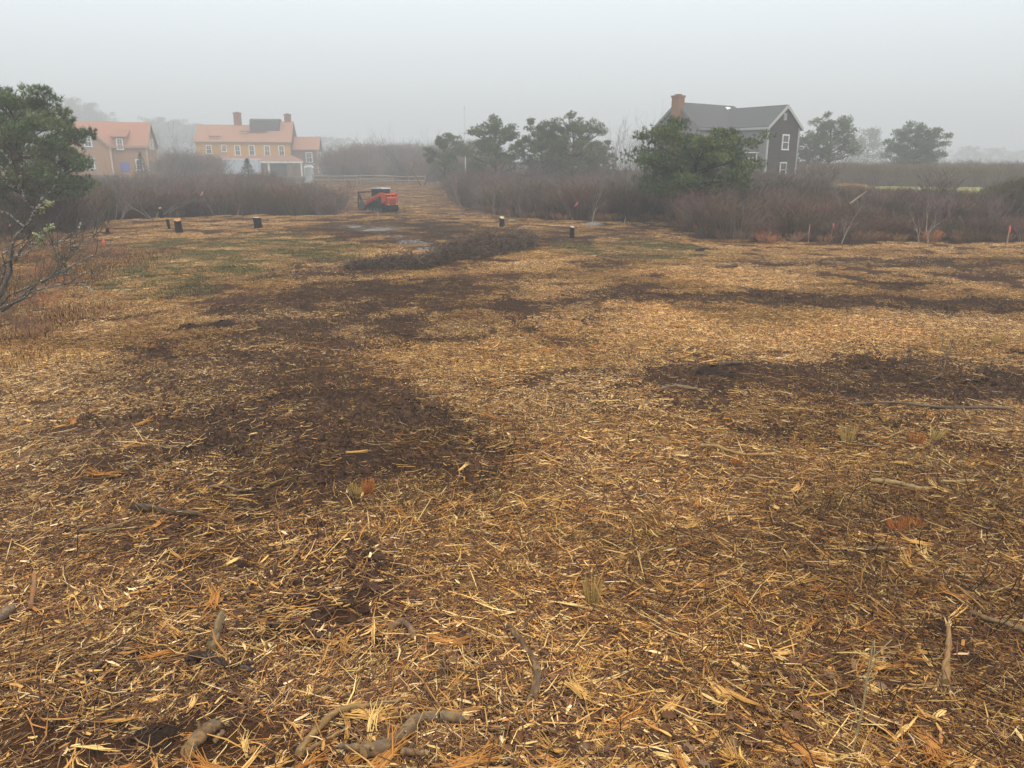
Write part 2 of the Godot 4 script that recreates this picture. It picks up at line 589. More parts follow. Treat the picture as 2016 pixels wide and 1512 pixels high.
func strand(s: Shape, p: Vector3, yaw: float, tilt: float, length: float, width: float, thick: float, bend: float, col: Color) -> void:
	var d := Vector3(cos(yaw) * cos(tilt), sin(tilt), sin(yaw) * cos(tilt))
	var side := Vector3(-sin(yaw), 0, cos(yaw))
	var up := side.cross(d)
	if up.y < 0.0:
		up = -up
	var a := p
	var b := p + d * length * rr(0.35, 0.65) + side * bend * length
	var e := p + d * length * rr(0.85, 1.0) + side * bend * length * rr(-0.9, 0.9) + Vector3(0, rr(-0.06, 0.1) * length, 0)
	var k0 := s.v.size()
	var ends := [a, b, e]
	var ws := [rr(0.25, 0.9), 1.0, rr(0.1, 0.7)]
	for i in 3:
		var q: Vector3 = ends[i]
		var ww: float = width * 0.5 * ws[i]
		s.v.push_back(q - side * ww); s.v.push_back(q + up * thick); s.v.push_back(q + side * ww)
		s.n.push_back((up * 0.7 - side).normalized()); s.n.push_back(up); s.n.push_back((up * 0.7 + side).normalized())
		for r in 3:
			s.c.push_back(col)
	for i in 2:
		var k := k0 + i * 3
		s.ix.append_array(PackedInt32Array([k, k + 4, k + 1, k, k + 3, k + 4, k + 1, k + 5, k + 2, k + 1, k + 4, k + 5]))


var wood_tones := [Color(0.62, 0.36, 0.115), Color(0.72, 0.47, 0.18), Color(0.52, 0.26, 0.07), Color(0.55, 0.31, 0.10), Color(0.46, 0.21, 0.06), Color(0.78, 0.56, 0.27), Color(0.34, 0.16, 0.05), Color(0.27, 0.13, 0.05), Color(0.18, 0.09, 0.04)]
var bark_tones := [Color(0.10, 0.05, 0.027), Color(0.15, 0.075, 0.038), Color(0.062, 0.034, 0.022), Color(0.21, 0.115, 0.056)]


func mulch_patch(seed_value: int, count: int, radius: float, dark_share: float, coarse: float) -> Shape:
	var s := Shape.new()
	rng.seed = seed_value
	var main_yaw := rr(0, TAU)
	# fibres lie in loose clumps
	var clumps := []
	for i in 7:
		clumps.push_back(Vector3(rr(-1, 1), 0, rr(-1, 1)) * radius * 0.75)
	for i in count:
		var a := rr(0, TAU)
		var q := radius * sqrt(rng.randf())
		var p := Vector3(cos(a) * q, rr(0.0, 0.03), sin(a) * q)
		if rng.randf() < 0.45:
			p = clumps[rng.randi() % 7] + Vector3(rr(-1, 1) * rng.randf(), 0, rr(-1, 1) * rng.randf()) * radius * 0.42 + Vector3(0, rr(0.0, 0.05), 0)
		var yaw := (main_yaw + rr(-0.5, 0.5)) if rng.randf() < 0.45 else rr(0, TAU)
		var tilt := rr(-0.14, 0.2)
		if rng.randf() < 0.03:
			tilt = rr(0.4, 1.2)
		var kind := rng.randf()
		var pale := rng.randf()
		if kind < dark_share:
			strand(s, p, yaw, tilt, rr(0.03, 0.24) * coarse, rr(0.004, 0.012), rr(0.003, 0.007), rr(-0.14, 0.14), hue(bark_tones[rng.randi() % 4], 0.35))
		elif pale < 0.26:
			strand(s, p, yaw, tilt, rr(0.012, 0.04), rr(0.004, 0.009), rr(0.002, 0.004), rr(-0.1, 0.1), hue(wood_tones[rng.randi() % 9], 0.3))
		elif pale < 0.8:
			strand(s, p, yaw, tilt, rr(0.04, 0.17) * coarse, rr(0.0025, 0.007), rr(0.002, 0.004), rr(-0.2, 0.2) if rng.randf() < 0.85 else rr(-0.45, 0.45), hue(wood_tones[rng.randi() % 9], 0.28))
		elif pale < 0.95:
			strand(s, p, yaw, tilt * 0.6, rr(0.025, 0.11) * coarse, rr(0.009, 0.027), rr(0.003, 0.007), rr(-0.08, 0.08), hue(wood_tones[rng.randi() % 7], 0.28))
		else:
			strand(s, p, yaw, tilt * 0.5, rr(0.16, 0.34) * coarse, rr(0.005, 0.014), rr(0.003, 0.006), rr(-0.12, 0.12), hue(wood_tones[rng.randi() % 7], 0.25))
	return s


func clod_patch(seed_value: int) -> Shape:
	var s := Shape.new()
	rng.seed = seed_value
	for i in 130:
		var a := rr(0, TAU)
		var q := 0.6 * sqrt(rng.randf())
		var r := 0.008 + 0.035 * pow(rng.randf(), 3.0)
		var c := Vector3(cos(a) * q, r * 0.2, sin(a) * q)
		var col := hue(Color(0.062, 0.036, 0.023), 0.35)
		var ring := []
		for k in 5:
			var b := TAU * k / 5 + rr(-0.3, 0.3)
			ring.push_back(c + Vector3(cos(b) * r * rr(0.8, 1.5), -r * 0.4, sin(b) * r * rr(0.8, 1.5)))
		var top := c + Vector3(rr(-0.4, 0.4) * r, r * rr(0.6, 1.1), rr(-0.4, 0.4) * r)
		for k in 5:
			var u: Vector3 = ring[k]
			var w: Vector3 = ring[(k + 1) % 5]
			var nn := (w - u).cross(top - u).normalized()
			s.tri(u, w, top, nn if nn.y > 0.0 else -nn, col)
	return s


func build_mulch() -> void:
	var o := stuff("wood_mulch", "shredded golden wood fibres and bark strewn over the field")
	var meshes := []
	for i in 8:
		meshes.push_back(mulch_patch(100 + i, 390, 0.55, 0.36, 1.4).mesh(mats.fibre))
	for i in 6:
		meshes.push_back(mulch_patch(300 + i, 640, 0.55, 0.27, 0.62).mesh(mats.fibre))
	for i in 3:
		meshes.push_back(mulch_patch(200 + i, 130, 0.55, 0.6, 0.9).mesh(mats.fibre))
	var places := []
	var tints := []
	for i in meshes.size():
		places.push_back([])
		tints.push_back([])
	rng.seed = 33
	var d := 2.2
	while d < 100.0:
		var step := 0.31 if d < 9.0 else (0.38 if d < 20.0 else (0.5 if d < 40.0 else (0.7 if d < 69.0 else 1.0)))
		var half := d * 0.74 + 3.5
		var x := -half
		while x < half:
			var px := x + rr(-0.5, 0.5) * step
			var pz := -(d + rr(-0.5, 0.5) * step)
			x += step
			if in_thicket(px, pz) or (d > 69.0 and absf(px + d * 0.14) > d * 0.1):
				continue
			var k := cover(px, pz)
			var n1 := patch_noise.get_noise_2d(px * 1.7 + 90.0, pz * 1.7)
			var keep: float = 0.74 - 0.12 * ramp(20.0, 32.0, d) + n1 * 1.1 + k.straw * 0.4 + (0.3 if d < 8.5 and px > -1.0 else 0.0) - k.green * 0.3 - k.russet * 0.45
			var poor: bool = rng.randf() < k.dark * 0.97
			if poor:
				keep = 0.5 if d > 8.0 else 0.9
			if rng.randf() > keep:
				continue
			if poor_water(px, pz):
				continue
			var w: int = (14 + rng.randi() % 3) if poor else (rng.randi() % 8 if d < rr(8.0, 13.0) else 8 + rng.randi() % 6)
			var b := Basis(Vector3.UP, rr(0, TAU)).scaled(Vector3.ONE * rr(0.85, 1.25))
			var lift := -0.008 if not poor else -0.015
			places[w].push_back(Transform3D(b, Vector3(px, ground(px, pz) + lift, pz)))
			var n2 := patch_noise.get_noise_2d(px * 0.7 - 55.0, pz * 0.7)
			var t: float = rr(0.8, 1.2) * (1.0 - 0.35 * k.dark) * clampf(0.92 + n2 * 0.9 + k.straw * 0.25, 0.55, 1.2)
			var worn: float = clampf(0.42 + n2 * 1.3 - k.straw * 0.3 - (0.35 if d < 8.5 else 0.0), 0.0, 1.0)
			tints[w].push_back(Color(t, t * rr(0.93, 1.02), t * rr(0.85, 1.02)).lerp(Color(t * 0.78, t * 0.84, t * 1.0), worn))
		d += step
	for i in meshes.size():
		scatter("mulch_patch", meshes[i], places[i], tints[i], o)
	# crumbs and clods where the soil is turned up
	var clods := stuff("soil_clods", "crumbs and clods of turned dark soil")
	for w in 3:
		var cp := []
		var ct := []
		rng.seed = 60 + w
		d = 3.0
		while d < 50.0:
			var step := 0.7 if d < 20.0 else 1.0
			var half := d * 0.74 + 3.0
			var x := -half
			while x < half:
				var px := x + rr(-0.5, 0.5) * step
				var pz := -(d + rr(-0.5, 0.5) * step)
				x += step
				var k: float = cover(px, pz).dark
				if k < 0.3 or in_thicket(px, pz) or rng.randf() > k:
					continue
				cp.push_back(Transform3D(Basis(Vector3.UP, rr(0, TAU)).scaled(Vector3.ONE * rr(0.8, 1.3)), Vector3(px, ground(px, pz), pz)))
				ct.push_back(hue(Color(1, 1, 1), 0.25))
			d += step
		scatter("clod_patch", clod_patch(230 + w).mesh(mats.soil_crumb), cp, ct, clods)


func poor_water(x: float, z: float) -> bool:
	for pd in puddles:
		if Vector2((x - pd[0]) / (pd[2] + 0.2), (z - pd[1]) / (pd[3] + 0.2)).length() < 0.9:
			return true
	return false


# ---------------------------------------------------------------- houses

func window(parent: Node, at: Vector3, turn: float, w: float, h: float, trim: Color, muntins := true, surround := Color(-1, 0, 0)) -> void:
	var s := Shape.new()
	var b := Basis(Vector3.UP, turn)
	var t := 0.13
	if surround.r >= 0.0:
		s.box(Vector3(0, 0, 0.012), Vector3(w + 0.42, h + 0.42, 0.03), surround)
	s.box(Vector3(-w / 2 + t / 2, 0, 0.045), Vector3(t, h, 0.09), trim)
	s.box(Vector3(w / 2 - t / 2, 0, 0.045), Vector3(t, h, 0.09), trim)
	s.box(Vector3(0, h / 2 - t / 2, 0.047), Vector3(w - 2 * t, t, 0.086), trim)
	s.box(Vector3(0, -h / 2 + t / 2, 0.052), Vector3(w + 0.1, t, 0.12), trim)
	var o := part("window", s, mats.paint, parent)
	o.position = at
	o.basis = b
	var sh := Shape.new()
	sh.box(Vector3(0, 0, 0.05), Vector3(w - 2 * t, 0.07, 0.05), trim)
	if muntins:
		sh.box(Vector3(0, h / 4 - t / 4, 0.042), Vector3(0.035, h / 2 - t, 0.02), trim)
		sh.box(Vector3(0, -h / 4 + t / 4, 0.042), Vector3(0.035, h / 2 - t, 0.02), trim)
		sh.box(Vector3(0, h / 4, 0.044), Vector3(w - 2 * t, 0.035, 0.02), trim)
	part("sash", sh, mats.paint, o)
	for k in 2:
		var p := Shape.new()
		p.box(Vector3(0, (0.5 - k) * (h / 2 - t * 0.5), 0.03), Vector3(w - 2 * t, h / 2 - t * 0.75, 0.012), Color.WHITE)
		part("pane", p, mats.glass, o)


func gable_wall(parent: Node, x0: float, x1: float, w: float, base: float, eave: float, ridge: float, zc: float, col: Color, mat: Material) -> void:
	# a block whose ridge runs along x, from x0 to x1, centred on z = zc
	var s := Shape.new()
	s.prism([Vector3(x0, base, zc - w / 2), Vector3(x0, base, zc + w / 2), Vector3(x0, eave, zc + w / 2), Vector3(x0, ridge, zc), Vector3(x0, eave, zc - w / 2)], Vector3(x1 - x0, 0, 0), col)
	part("wall", s, mat, parent)


func gable_roof(parent: Node, x0: float, x1: float, w: float, eave: float, ridge: float, zc: float, col: Color, over := 0.3, trim := Color(-1, 0, 0)) -> Node:
	var s := Shape.new()
	var slope := (ridge - eave) / (w / 2)
	var th := 0.16
	var first: Node = null
	for side in [-1.0, 1.0]:
		var zo: float = zc + side * (w / 2 + over)
		var lo := eave - over * slope + 0.03
		s.prism([Vector3(x0 - over, ridge + 0.03, zc), Vector3(x0 - over, lo, zo), Vector3(x0 - over, lo + th, zo), Vector3(x0 - over, ridge + 0.03 + th, zc)], Vector3(x1 - x0 + 2 * over, 0, 0), col)
	first = part("roof", s, mats.shingle, parent)
	if trim.r >= 0.0:
		var t := Shape.new()
		for side in [-1.0, 1.0]:
			var zo: float = zc + side * (w / 2 + over)
			var lo := eave - over * slope
			t.box(Vector3((x0 + x1) / 2, lo + 0.0, zo + side * 0.03), Vector3(x1 - x0 + 2 * over + 0.02, 0.24, 0.055), trim)
			for xe in [x0 - over - 0.03, x1 + over + 0.03]:
				t.prism([Vector3(xe - 0.025, ridge - 0.18, zc), Vector3(xe - 0.025, lo - 0.16, zo), Vector3(xe - 0.025, lo + th + 0.01, zo), Vector3(xe - 0.025, ridge + th + 0.04, zc)], Vector3(0.05, 0, 0), trim)
		part("rake_trim", t, mats.paint, parent)
	return first


func chimney(parent: Node, at: Vector3, w: float, d: float, h: float, col: Color) -> void:
	var s := Shape.new()
	s.box(at + Vector3(0, h / 2, 0), Vector3(w, h, d), col)
	var o := part("chimney", s, mats.stone, parent)
	var c := Shape.new()
	c.box(at + Vector3(0, h + 0.1, 0), Vector3(w + 0.14, 0.2, d + 0.14), col * 1.05)
	c.box(at + Vector3(0, h + 0.26, 0), Vector3(w * 0.55, 0.13, d * 0.55), col * 0.8)
	part("cap", c, mats.stone, o)


func build_houses() -> void:
	var white := Color(0.78, 0.78, 0.76)
	# ---- the long new house in the middle distance, bare orange sheathing
	var roof := Color(0.58, 0.31, 0.21)
	var osb := Color(0.92, 0.5, 0.11)
	var cedar := Color(0.36, 0.17, 0.115)
	var at := Vector3(-46.27, 2.86, -141.00)
	var t := thing("new_long_house", "long new two-storey house with orange sheathing, red cedar roof and two chimneys", "house", at, 0.12)
	gable_wall(t, -7.8, 7.8, 7.6, -1.5, 5.3, 8.0, 0.0, osb, mats.shingle)
	var side := Shape.new()
	side.prism([Vector3(7.81, -1.5, 3.79), Vector3(7.81, -1.5, -3.79), Vector3(7.81, 5.3, -3.79), Vector3(7.81, 7.98, 0), Vector3(7.81, 5.3, 3.79)], Vector3(0.05, 0, 0), cedar * 0.7)
	part("gable_cladding", side, mats.shingle, t)
	gable_roof(t, -7.8, 0.3, 7.6, 5.3, 8.0, 0.0, roof, 0.3)
	gable_roof(t, 0.95, 7.8, 7.6, 5.32, 8.6, 0.0, roof, 0.3)
	chimney(t, Vector3(-1.4, 7.4, -0.3), 1.15, 0.9, 2.6, Color(0.42, 0.17, 0.11))
	chimney(t, Vector3(7.1, 7.6, -0.3), 1.05, 0.9, 2.2, Color(0.40, 0.16, 0.11))
	var dormer := Shape.new()
	dormer.prism([Vector3(1.0, 7.2, 2.0), Vector3(1.0, 8.85, 1.9), Vector3(1.0, 9.15, 1.2), Vector3(1.0, 9.15, -1.2), Vector3(1.0, 7.2, -1.6)], Vector3(4.9, 0, 0), Color(0.14, 0.145, 0.135))
	part("roof_deck", dormer, mats.shingle, t)
	for q in [[Vector3(1.6, 7.05, 2.35), 4.6], [Vector3(-4.6, 6.15, 3.4), 1.9]]:
		var pl := Shape.new()
		pl.box(q[0], Vector3(q[1], 0.12, 0.3), Color(0.2, 0.09, 0.06))
		part("roof_plank", pl, mats.board, t)
	for q in [[-5.7, 4.0, 0.95, 1.45], [-3.2, 4.2, 0.85, 1.15], [-1.0, 3.85, 1.0, 1.75], [1.35, 3.85, 1.0, 1.75], [3.9, 3.8, 1.0, 1.75], [6.3, 3.8, 1.0, 1.75]]:
		window(t, Vector3(q[0], q[1], 3.8), 0.0, q[2], q[3], white)
	for q in [-6.8, -5.6]:
		window(t, Vector3(q, 1.0, 3.8), 0.0, 0.9, 1.5, white)
	# porch
	var pr := Shape.new()
	pr.prism([Vector3(-3.9, 2.9, 3.82), Vector3(-3.9, 1.98, 6.6), Vector3(-3.9, 2.14, 6.6), Vector3(-3.9, 3.06, 3.82)], Vector3(11.9, 0, 0), roof * 0.85)
	pr.prism([Vector3(8.0, 2.9, 3.82), Vector3(8.0, 1.98, 6.6), Vector3(10.2, 1.98, 6.6)], Vector3(0, 0.14, 0), roof * 0.85)
	var po := part("porch_roof", pr, mats.shingle, t)
	var fs := Shape.new()
	fs.box(Vector3(3.1, 1.92, 6.63), Vector3(14.2, 0.26, 0.06), white)
	part("fascia", fs, mats.paint, po)
	for x in [-3.6, 1.0, 4.4, 9.8]:
		var c := Shape.new()
		c.box(Vector3(x, 0.4, 6.4), Vector3(0.24, 2.9, 0.24), white)
		part("porch_post", c, mats.paint, t)
	var dk := Shape.new()
	dk.box(Vector3(3.0, -0.55, 5.2), Vector3(14.0, 0.3, 2.9), Color(0.3, 0.27, 0.24))
	part("porch_deck", dk, mats.board, t)
	var sd := Shape.new()
	sd.box(Vector3(5.6, 0.65, 3.85), Vector3(2.7, 2.1, 0.09), Color(0.03, 0.03, 0.032))
	sd.box(Vector3(5.6, 1.8, 3.87), Vector3(2.9, 0.2, 0.12), white)
	part("sliding_door", sd, mats.paint, t)
	for x in [-0.6, 2.4]:
		var dr := Shape.new()
		dr.box(Vector3(x, 0.5, 3.84), Vector3(1.3, 2.1, 0.08), Color(0.10, 0.095, 0.09))
		part("door", dr, mats.paint, t)
	# the low wing on its far end
	gable_wall(t, 7.85, 12.2, 5.0, -1.5, 4.1, 6.1, -0.6, cedar, mats.shingle)
	gable_roof(t, 8.2, 12.2, 5.0, 4.1, 6.1, -0.6, roof, 0.25)
	window(t, Vector3(10.6, 2.75, 1.9), 0.0, 1.15, 1.75, white, true)
	window(t, Vector3(12.2, 2.9, -0.6), PI / 2, 1.0, 1.6, white, true)
	var sl := Shape.new()
	sl.box(Vector3(10.6, 1.6, 1.96), Vector3(1.8, 0.1, 0.12), white)
	sl.box(Vector3(12.08, 1.3, 1.95), Vector3(0.2, 5.6, 0.06), Color(0.5, 0.38, 0.3))
	part("trim", sl, mats.paint, t)

	# ---- the smaller new house, red cedar shingles, on the left
	var wall2 := Color(0.62, 0.35, 0.185)
	var roof2 := Color(0.64, 0.33, 0.23)
	var grey := Color(0.30, 0.29, 0.29)
	at = Vector3(-54.46, 2.86, -113.00)
	t = thing("cedar_shingle_house", "new cedar-shingled house with salmon-red roof and cross gable behind the pine", "house", at, 0.2)
	gable_wall(t, -6.0, 3.4, 5.6, -1.5, 4.0, 7.0, -0.8, wall2, mats.shingle)
	gable_roof(t, -6.0, 3.4, 5.6, 4.0, 7.0, -0.8, roof2, 0.22, Color(0.42, 0.27, 0.22))
	# cross gable: built along its own x, turned to face the field
	var wing := Node3D.new()
	wing.name = "front_wing"
	t.add_child(wing)
	wing.position = Vector3(-3.9, 0, 0)
	wing.rotation.y = -PI / 2
	gable_wall(wing, -0.5, 3.1, 5.6, -1.5, 3.9, 6.4, 0.0, wall2 * 1.05, mats.shingle)
	gable_roof(wing, -0.5, 3.1, 5.6, 3.9, 6.4, 0.0, roof2, 0.2, Color(0.42, 0.27, 0.22))
	for y in [4.45, 1.55]:
		window(t, Vector3(-3.7, y, 3.1), 0.0, 1.0, 1.45, white, true, grey)
	var cb := Shape.new()
	cb.box(Vector3(-1.02, 1.2, 3.12), Vector3(0.22, 5.4, 0.08), Color(0.55, 0.42, 0.36))
	part("corner_board", cb, mats.paint, t)
	cb = Shape.new()
	cb.box(Vector3(3.32, 1.2, 2.03), Vector3(0.2, 5.4, 0.08), Color(0.52, 0.4, 0.34))
	part("corner_board", cb, mats.paint, t)
	var dm := Shape.new()
	dm.prism([Vector3(-0.9, 5.6, 0.9), Vector3(-0.9, 3.7, 2.16), Vector3(-0.9, 5.0, 2.16)], Vector3(1.8, 0, 0), wall2)
	var dmo := part("dormer", dm, mats.shingle, t)
	var dr2 := Shape.new()
	dr2.prism([Vector3(-1.1, 6.0, 0.2), Vector3(-1.1, 5.02, 2.4), Vector3(-1.1, 5.14, 2.4), Vector3(-1.1, 6.14, 0.2)], Vector3(2.2, 0, 0), roof2 * 0.8)
	part("dormer_roof", dr2, mats.shingle, dmo)
	window(t, Vector3(0.05, 4.15, 2.17), 0.0, 0.85, 1.5, white)
	for z in [-1.6, 0.1]:
		window(t, Vector3(3.4, 4.25, z), PI / 2, 0.75, 1.45, white)
	var dd := Shape.new()
	dd.box(Vector3(0.3, 1.15, 2.06), Vector3(1.15, 1.2, 0.08), Color(0.13, 0.15, 0.42))
	part("blue_panel", dd, mats.paint, t)
	window(t, Vector3(2.2, 1.4, 2.0), 0.0, 0.95, 1.5, white)

	# ---- the weathered house on the right, dark gable wing in front
	var dark := Color(0.085, 0.072, 0.068)
	var weath := Color(0.42, 0.41, 0.4)
	var slate := Color(0.15, 0.158, 0.165)
	var trim := Color(0.42, 0.42, 0.41)
	at = Vector3(28.54, 3.27, -85.00)
	t = thing("weathered_shingle_house", "weathered grey shingle house with dark gable end, slate roof and brick chimney", "house", at, deg_to_rad(37.0))
	# local +z is the way the dark gable faces; the wing's ridge runs back along -z
	var w := Node3D.new()
	w.name = "gable_wing"
	t.add_child(w)
	w.rotation.y = -PI / 2
	gable_wall(w, -8.0, 0.0, 5.5, -2.0, 4.75, 6.75, 0.0, weath, mats.shingle)
	gable_roof(w, -8.0, 0.0, 5.5, 4.75, 6.75, 0.0, slate, 0.3, trim)
	var ge := Shape.new()
	ge.prism([Vector3(-2.74, -2.0, 0.0), Vector3(2.74, -2.0, 0.0), Vector3(2.74, 4.74, 0.0), Vector3(0, 6.72, 0.0), Vector3(-2.74, 4.74, 0.0)], Vector3(0, 0, 0.04), dark)
	# shingle courses stand proud one over the other
	for k in 26:
		var y := -0.6 + k * 0.2
		ge.box(Vector3(0, y, 0.05), Vector3(5.4, 0.19, 0.02), hue(dark, 0.16), Basis(Vector3.RIGHT, 0.05))
	part("gable_cladding", ge, mats.shingle, t)
	for x in [-2.66, 2.66]:
		var c := Shape.new()
		c.box(Vector3(x, 1.35, 0.05), Vector3(0.2, 6.7, 0.12), trim)
		part("corner_board", c, mats.paint, t)
	window(t, Vector3(0.35, 3.2, 0.06), 0.0, 1.2, 1.6, white, false)
	window(t, Vector3(0.35, 0.4, 0.06), 0.0, 1.2, 1.6, white, false)
	var vent := Shape.new()
	vent.box(Vector3(0, 5.75, 0.06), Vector3(0.5, 0.7, 0.06), trim)
	for k in 4:
		vent.box(Vector3(0, 5.52 + k * 0.15, 0.1), Vector3(0.38, 0.05, 0.05), trim * 0.7)
	part("gable_vent", vent, mats.paint, t)
	# left side wall of the wing: courses, window and lamp
	var lc := Shape.new()
	for k in 24:
		lc.box(Vector3(-2.76, 0.05 + k * 0.2, -2.9), Vector3(0.02, 0.19, 5.5), hue(weath, 0.07), Basis(Vector3.BACK, 0.05))
	part("side_cladding", lc, mats.shingle, t)
	window(t, Vector3(-2.78, 3.6, -4.6), -PI / 2, 1.0, 1.5, white, false)
	var lamp := Shape.new()
	lamp.box(Vector3(-2.88, 4.2, -3.2), Vector3(0.2, 0.35, 0.16), Color(0.06, 0.06, 0.06))
	lamp.box(Vector3(-2.82, 4.4, -3.2), Vector3(0.1, 0.08, 0.1), Color(0.06, 0.06, 0.06))
	part("wall_lamp", lamp, mats.paint, t)
	# small lean-to room
	var ll := Shape.new()
	ll.box(Vector3(-3.8, 0.1, -2.4), Vector3(2.1, 4.2, 2.8), dark * 1.6)
	part("porch_room", ll, mats.shingle, t)
	var lr := Shape.new()
	lr.prism([Vector3(-5.0, 2.2, -0.8), Vector3(-2.75, 2.2, -0.8), Vector3(-2.75, 3.1, -1.4)], Vector3(0, 0, 0), slate)
	lr.prism([Vector3(-5.05, 2.22, -0.85), Vector3(-5.05, 2.22, -4.0), Vector3(-2.74, 3.2, -4.0), Vector3(-2.74, 3.2, -1.6)], Vector3(0, 0.1, 0), slate)
	lr.prism([Vector3(-5.05, 2.22, -0.85), Vector3(-2.74, 2.22, -0.85), Vector3(-2.74, 3.2, -1.6)], Vector3(0, 0.1, 0), slate)
	var lro := part("porch_room_roof", lr, mats.shingle, t)
	var lf := Shape.new()
	lf.box(Vector3(-3.9, 2.16, -0.86), Vector3(2.4, 0.16, 0.06), white)
	lf.box(Vector3(-5.06, 2.16, -2.4), Vector3(0.06, 0.16, 3.2), white)
	lf.box(Vector3(-2.95, 0.1, -0.97), Vector3(0.16, 4.0, 0.08), white)
	part("fascia", lf, mats.paint, lro)
	window(t, Vector3(-3.9, 0.9, -1.0), 0.0, 0.95, 1.5, white, false)
	# main block: ridge along local x, behind the wing
	gable_wall(t, -7.6, 1.6, 6.4, -2.0, 4.7, 7.15, -8.0, weath, mats.shingle)
	gable_roof(t, -7.6, 1.6, 6.4, 4.7, 7.15, -8.0, slate, 0.25, trim * 0.5)
	chimney(t, Vector3(-7.95, -1.0, -7.7), 0.95, 0.95, 8.75, Color(0.44, 0.22, 0.115))
	var sk := Shape.new()
	sk.box(Vector3(0.2, 6.85, -7.3), Vector3(0.8, 0.08, 0.9), Color(0.75, 0.77, 0.78), Basis(Vector3.RIGHT, 0.65))
	part("skylight", sk, mats.paint, t)
	var dkk := Shape.new()
	dkk.box(Vector3(4.0, 0.55, -1.0), Vector3(2.4, 0.12, 0.9), trim)
	dkk.box(Vector3(3.2, -0.6, -1.0), Vector3(0.1, 2.2, 0.1), trim)
	dkk.box(Vector3(4.9, -0.6, -1.0), Vector3(0.1, 2.2, 0.1), trim)
	part("deck_rail", dkk, mats.paint, t)

	# ---- the tan house half hidden by the middle pines
	at = Vector3(7.99, 3.21, -112.00)
	t = thing("tan_house", "tan house with brick chimney almost hidden behind the middle pines", "house", at, -0.3)
	gable_wall(t, -2.6, 3.2, 5.0, -2.5, 2.9, 3.9, 0.0, Color(0.55, 0.33, 0.17), mats.shingle)
	gable_roof(t, -2.6, 3.2, 5.0, 2.9, 3.9, 0.0, Color(0.3, 0.2, 0.17), 0.25)
	chimney(t, Vector3(-2.2, -1.0, 2.7), 1.6, 0.9, 5.6, Color(0.55, 0.29, 0.18))
	window(t, Vector3(1.2, 1.5, 2.5), 0.0, 1.1, 1.5, white)

	# ---- ghost of a house far right
	at = Vector3(132.07, 5.12, -250.00)
	t = thing("misty_far_house", "faint house with tall brick chimney lost in the fog at right", "house", at, 0.1)
	gable_wall(t, -6.0, 1.3, 6.0, -4.0, 2.6, 4.9, 0.0, Color(0.3, 0.29, 0.29), mats.shingle)
	gable_roof(t, -6.0, 1.3, 6.0, 2.6, 4.9, 0.0, Color(0.2, 0.2, 0.2), 0.3)
	chimney(t, Vector3(1.9, -2.0, 0.5), 1.1, 1.0, 8.4, Color(0.3, 0.17, 0.14))


